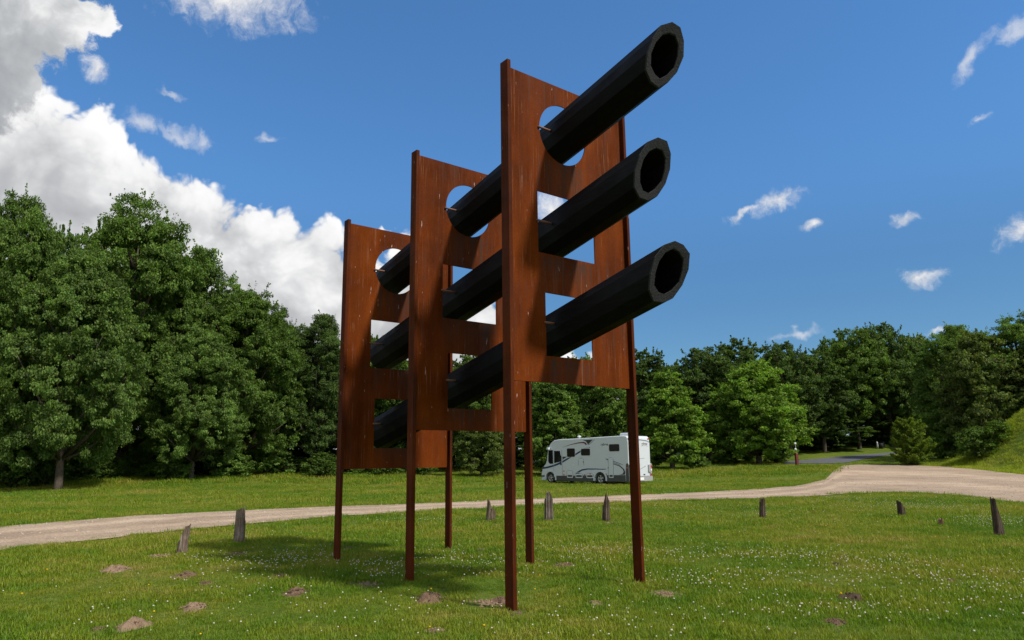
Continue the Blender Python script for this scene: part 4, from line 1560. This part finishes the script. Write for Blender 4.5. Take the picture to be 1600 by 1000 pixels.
# ------------------------------------------------------------------ grass
def blade_material(name='grass_blades', sunlit=0.0):
    m, t, out = new_mat(name)
    geo = t.n('ShaderNodeNewGeometry')
    pos = geo.outputs['Position']
    oi = t.n('ShaderNodeObjectInfo')
    a = t.noise(pos, .22, 5, .6)
    b = t.noise(pos, 1.5, 5, .65)
    col = t.ramp(t.math('ADD', t.math('MULTIPLY', a, .55), t.math('MULTIPLY', b, .45)),
                 [(.36, (.070, .165, .004)), (.46, (.125, .205, .006)), (.54, (.20, .235, .014)), (.64, (.31, .26, .06))])
    r = geo.outputs['Random Per Island']
    if sunlit:
        col = t.mix(sunlit, col, (.32, .38, .02))  # lifts the blades to a brighter yellow green, sunshine painted in
    col = t.mix(1.0, col, t.mapr(r, 0, 1, .7, 1.35), 'MULTIPLY')
    col = t.mix(t.mapr(t.math('FRACT', t.math('MULTIPLY', r, 61.3)), .86, .95, 0, .6), col, (.26, .22, .085))
    d = t.n('ShaderNodeBsdfDiffuse', i_Color=col)
    tr = t.n('ShaderNodeBsdfTranslucent')
    t.link(t.mix(1.0, col, (1.15, 1.2, .6), 'MULTIPLY'), tr.inputs['Color'])
    mx = t.n('ShaderNodeMixShader')
    mx.inputs[0].default_value = .38
    t.link(d.outputs[0], mx.inputs[1])
    t.link(tr.outputs[0], mx.inputs[2])
    g = t.n('ShaderNodeBsdfGlossy')
    g.inputs['Roughness'].default_value = .5
    mx2 = t.n('ShaderNodeMixShader')
    mx2.inputs[0].default_value = .015
    t.link(mx.outputs[0], mx2.inputs[1])
    t.link(g.outputs[0], mx2.inputs[2])
    t.link(mx2.outputs[0], out.inputs[0])
    return m


M_BLADE = blade_material()
M_BLADE_SUNLIT = blade_material('sunlit_grass_blades', .6)  # brighter copy for the bank, its sunlight put into the blade colour


def tuft(rng, nb, rad, h, w):
    V, F = [], []
    for _ in range(nb):
        a, r = rng.uniform(0, 6.28), rad * math.sqrt(rng.random())
        p = np.array([r * math.cos(a), r * math.sin(a), -.01])
        la = rng.uniform(0, 6.28)
        ln = np.array([math.cos(la), math.sin(la), 0])
        hh = h * rng.uniform(.45, 1.15)
        bend = hh * rng.uniform(.15, .8)
        sd = np.array([-ln[1], ln[0], 0]) * w * rng.uniform(.7, 1.2)
        m = p + ln * bend * .35 + np.array([0, 0, hh * .6])
        tp = p + ln * bend + np.array([0, 0, hh])
        o = len(V)
        V += [p - sd * .5, p + sd * .5, m + sd * .4, m - sd * .4, tp]
        F += [(o, o + 1, o + 2, o + 3), (o + 3, o + 2, o + 4)]
    return V, F


def grass_object(name, zones, seed, kind='stuff', mat=None):
    """zones: (n, ymin, ymax, scale, keep function); one mesh holds four tufts and the loose points they are set on"""
    rng = np.random.default_rng(seed)
    V, F, var = [], [], []
    for k in range(4):
        v, f = tuft(rng, 26, .13, .075, .0075)
        o = len(V)
        V += v
        F += [tuple(i + o for i in q) for q in f]
        var += [k] * len(v)
    ntuft = len(V)
    pts, scl = [], []
    for n, y0, y1, s, keep in zones:
        yy = np.sqrt(rng.uniform(y0 * y0, y1 * y1, n))
        half = .76 * yy + 1.0
        xx = rng.uniform(-1, 1, n) * half
        jx, jy = xx + rng.normal(0, .16, n), yy + rng.normal(0, .22, n)
        m = ~inside(track_poly, jx, jy) & ~inside(road_poly, jx, jy)
        for sx_, sy_, sr in soil_arr:
            m &= ((xx - sx_) ** 2 + (yy - sy_) ** 2 * .64) > (sr * .82) ** 2
        if keep is not None:
            m &= keep(xx, yy, rng)
        xx, yy = xx[m], yy[m]
        lush = fnoise(xx * .7, yy * .7, 5, 3)
        sc_ = s * rng.uniform(.6, 1.3, len(xx)) * (.30 + 1.35 * lush)
        pts.append(np.stack([xx, yy, T(xx, yy)], 1))
        scl.append(sc_)
    pts, scl = np.concatenate(pts), np.concatenate(scl)
    n = len(pts)
    me = bpy.data.meshes.new(name)
    me.from_pydata([tuple(q) for q in V] + pts.tolist(), [], F)
    me.materials.append(mat or M_BLADE)

    def attr(nm, typ, data, key='value'):
        at = me.attributes.new(nm, typ, 'POINT')
        at.data.foreach_set(key, data)
    attr('is_tuft', 'BOOLEAN', np.concatenate([np.ones(ntuft, bool), np.zeros(n, bool)]))
    attr('variant', 'INT', np.concatenate([np.array(var, np.int32), rng.integers(0, 4, n).astype(np.int32)]))
    rot = np.zeros((ntuft + n, 3), np.float32)
    rot[ntuft:, 2] = rng.uniform(0, 6.28, n)
    rot[ntuft:, 0] = rng.normal(0, .12, n)
    attr('turn', 'FLOAT_VECTOR', rot.ravel(), 'vector')
    sc3 = np.ones(ntuft + n, np.float32)
    sc3[ntuft:] = scl
    attr('size', 'FLOAT', sc3)
    o = link_mesh(name, me)
    tag(o, kind=kind)
    ng = bpy.data.node_groups.new('set_tufts', 'GeometryNodeTree')
    ng.interface.new_socket('Geometry', in_out='INPUT', socket_type='NodeSocketGeometry')
    ng.interface.new_socket('Geometry', in_out='OUTPUT', socket_type='NodeSocketGeometry')
    N = ng.nodes.new
    gi, go = N('NodeGroupInput'), N('NodeGroupOutput')

    def na(nm, typ):
        a = N('GeometryNodeInputNamedAttribute')
        a.data_type = typ
        a.inputs[0].default_value = nm
        return [s for s in a.outputs if s.enabled and s.name == 'Attribute'][0]
    L = ng.links.new
    sep = N('GeometryNodeSeparateGeometry')
    sep.domain = 'POINT'
    L(gi.outputs[0], sep.inputs['Geometry'])
    L(na('is_tuft', 'BOOLEAN'), sep.inputs['Selection'])
    spl = N('GeometryNodeSplitToInstances')
    spl.domain = 'FACE'
    L(sep.outputs['Selection'], spl.inputs['Geometry'])
    L(na('variant', 'INT'), spl.inputs['Group ID'])
    mp = N('GeometryNodeMeshToPoints')
    L(sep.outputs['Inverted'], mp.inputs['Mesh'])
    iop = N('GeometryNodeInstanceOnPoints')
    L(mp.outputs[0], iop.inputs['Points'])
    L(spl.outputs[0], iop.inputs['Instance'])
    iop.inputs['Pick Instance'].default_value = True
    L(na('variant', 'INT'), iop.inputs['Instance Index'])
    e2r = N('FunctionNodeEulerToRotation')
    L(na('turn', 'FLOAT_VECTOR'), e2r.inputs[0])
    L(e2r.outputs[0], iop.inputs['Rotation'])
    L(na('size', 'FLOAT'), iop.inputs['Scale'])
    L(iop.outputs[0], go.inputs[0])
    md = o.modifiers.new('set_tufts', 'NODES')
    md.node_group = ng
    return o


near_track = None


def margin(xx, yy, rng):
    return np.ones(len(xx), bool)


grass_object('grass', [(15000, 5.6, 10, .80, None), (24000, 10, 17, .92, None), (20000, 17, 28, 1.15, None), (17000, 28, 46, 1.5, None), (9000, 46, 75, 1.9, lambda x, y, r: (x < 40))], 21)


# long unmown grass: wood edge, bank, round the stumps
def rough_keep(x, y, r):
    ed = 48.0 - 3 * sstep(-10, -25, x) + 4.5 * np.sin(x * .3) * .3 + 5 * sstep(4, 10, x) + (fnoise(x * .3, y * .3, 8, 3) - .5) * 6
    left = (x < 28) & (y > ed) & (y < ed + 9)
    return left


og = grass_object('long_grass', [(26000, 44, 66, 3.0, rough_keep)], 22)
grass_object('bank_grass', [(42000, 44, 66, 2.4, lambda x, y, r: (x > 34.5) & (y > 47) & (y < 65))], 24, mat=M_BLADE_SUNLIT)
# tall blades round posts and stumps
feet = [(sx_, sy_, r_) for sx_, sy_, r_ in stump_xy]
dv = np.array([math.sin(TH), math.cos(TH)])
nv = np.array([dv[1], -dv[0]])
for k in range(3):
    for s_ in (0.03, WF + .02):
        b_ = np.array([AX, AY]) + dv * s_ - nv * S[k]
        feet.append((b_[0], b_[1], .08))


def feet_keep(x, y, r):
    m = np.zeros(len(x), bool)
    for fx_, fy_, fr in feet:
        dd_ = np.hypot(x - fx_, y - fy_)
        m |= (dd_ < fr + .16) & (dd_ > fr * .7)
    return m


grass_object('tall_grass_tufts', [(120000, 7, 20, .95, feet_keep)], 23)

# ------------------------------------------------------------------ clover and dandelions
M_CLOVER = pbr('clover_flower', (.52, .46, .38), .9, var=.2, nscale=8, spec=.1)
M_DANDELION = pbr('dandelion_flower', (.72, .42, .01), .9, var=.1, spec=.1)
frng = np.random.default_rng(31)
CL = [(330, 875, 60, 9, 70), (430, 880, 80, 14, 220), (480, 868, 60, 10, 130), (585, 885, 60, 8, 120), (600, 900, 50, 7, 50), (700, 875, 80, 14, 190), (760, 895, 70, 14, 80), (930, 862, 90, 9, 190), (905, 878, 60, 9, 80),
      (1080, 870, 90, 12, 170), (1230, 870, 100, 9, 170), (1370, 880, 100, 12, 150), (1480, 905, 120, 18, 170), (1250, 905, 140, 16, 170), (1080, 905, 90, 14, 110), (1290, 950, 140, 20, 120), (1540, 930, 90, 30, 130),
      (1440, 792, 110, 7, 460), (1540, 815, 70, 9, 360), (1330, 782, 90, 5, 260), (1200, 800, 150, 12, 200), (1100, 792, 100, 5, 120), (920, 798, 60, 4, 90), (640, 815, 120, 6, 130), (560, 755, 120, 6, 190), (720, 757, 90, 5, 120),
      (1060, 748, 90, 6, 60), (60, 785, 90, 10, 40), (380, 900, 120, 30, 70), (560, 940, 260, 40, 80), (800, 960, 500, 40, 90), (300, 950, 250, 40, 60), (1300, 890, 300, 60, 180), (1050, 960, 200, 35, 90), (400, 845, 200, 12, 60), (1500, 780, 90, 5, 120)]
CP = []
for cx, cy, sx_, sy_, n in CL:
    for _ in range(int(n * .60)):
        q = (cx + frng.normal(0, sx_ * .55), cy + frng.normal(0, sy_ * .6))
        if q[1] > 1010 or q[1] < 745 or not -60 < q[0] < 1660:
            continue
        d = ray(*q)
        t_ = -EYE / d[2]
        CP.append((d[0] * t_, d[1] * t_))
CP = np.array(CP)
CP = CP[~inside(track_poly, CP[:, 0], CP[:, 1])]
for sx_, sy_, sr in soil_arr:
    CP = CP[((CP[:, 0] - sx_) ** 2 + (CP[:, 1] - sy_) ** 2) > (sr * .7) ** 2]


def flower_mesh(name, C, r0, r1, zlo, zhi, mat):
    ico = bmesh.new()
    bmesh.ops.create_icosphere(ico, subdivisions=1, radius=1.0)
    iv = np.array([v.co[:] for v in ico.verts])
    ifc = np.array([[v.index for v in f.verts] for f in ico.faces])
    ico.free()
    n = len(C)
    r = frng.uniform(r0, r1, n)
    z = T(C[:, 0], C[:, 1]) + frng.uniform(zlo, zhi, n)
    ctr = np.stack([C[:, 0], C[:, 1], z], 1)
    V = (ctr[:, None] + iv[None] * r[:, None, None] * np.array([1, 1, .8]) * frng.uniform(.85, 1.15, (n, len(iv), 1))).reshape(-1, 3)
    Fc = (np.arange(n)[:, None, None] * len(iv) + ifc[None]).reshape(-1, 3)
    return tag(link_mesh(name, np_mesh(name, V, Fc), mat), kind='stuff')


far = np.clip(CP[:, 1] / 22.0, .8, 1.5)
flower_mesh('clover_flowers', CP, .0065, .0115, .045, .08, M_CLOVER)
DP = []
for _ in range(34):
    d = ray(frng.uniform(0, 1600), 815 + 180 * frng.random() ** 1.6)
    t_ = -EYE / d[2]
    DP.append((d[0] * t_, d[1] * t_))
DP = np.array(DP)
DP = DP[~inside(track_poly, DP[:, 0], DP[:, 1])]
flower_mesh('dandelion_flowers', DP, .008, .013, .05, .09, M_DANDELION)

# ------------------------------------------------------------------ loose stones on the track
M_STONE = pbr('pebbles', (.36, .30, .24), .9, var=.4, nscale=3, spec=.2)
k = 7000
sy = np.sqrt(frng.uniform(11 ** 2, 48 ** 2, k))
sx = frng.uniform(-.8, .8, k) * sy
ok = inside(track_poly, sx, sy) & (fnoise(sx * .5, sy * .8, 40, 3) > .42)
ST = np.stack([sx[ok], sy[ok]], 1)
flower_mesh('pebbles', ST, .010, .032, .022, .030, M_STONE)
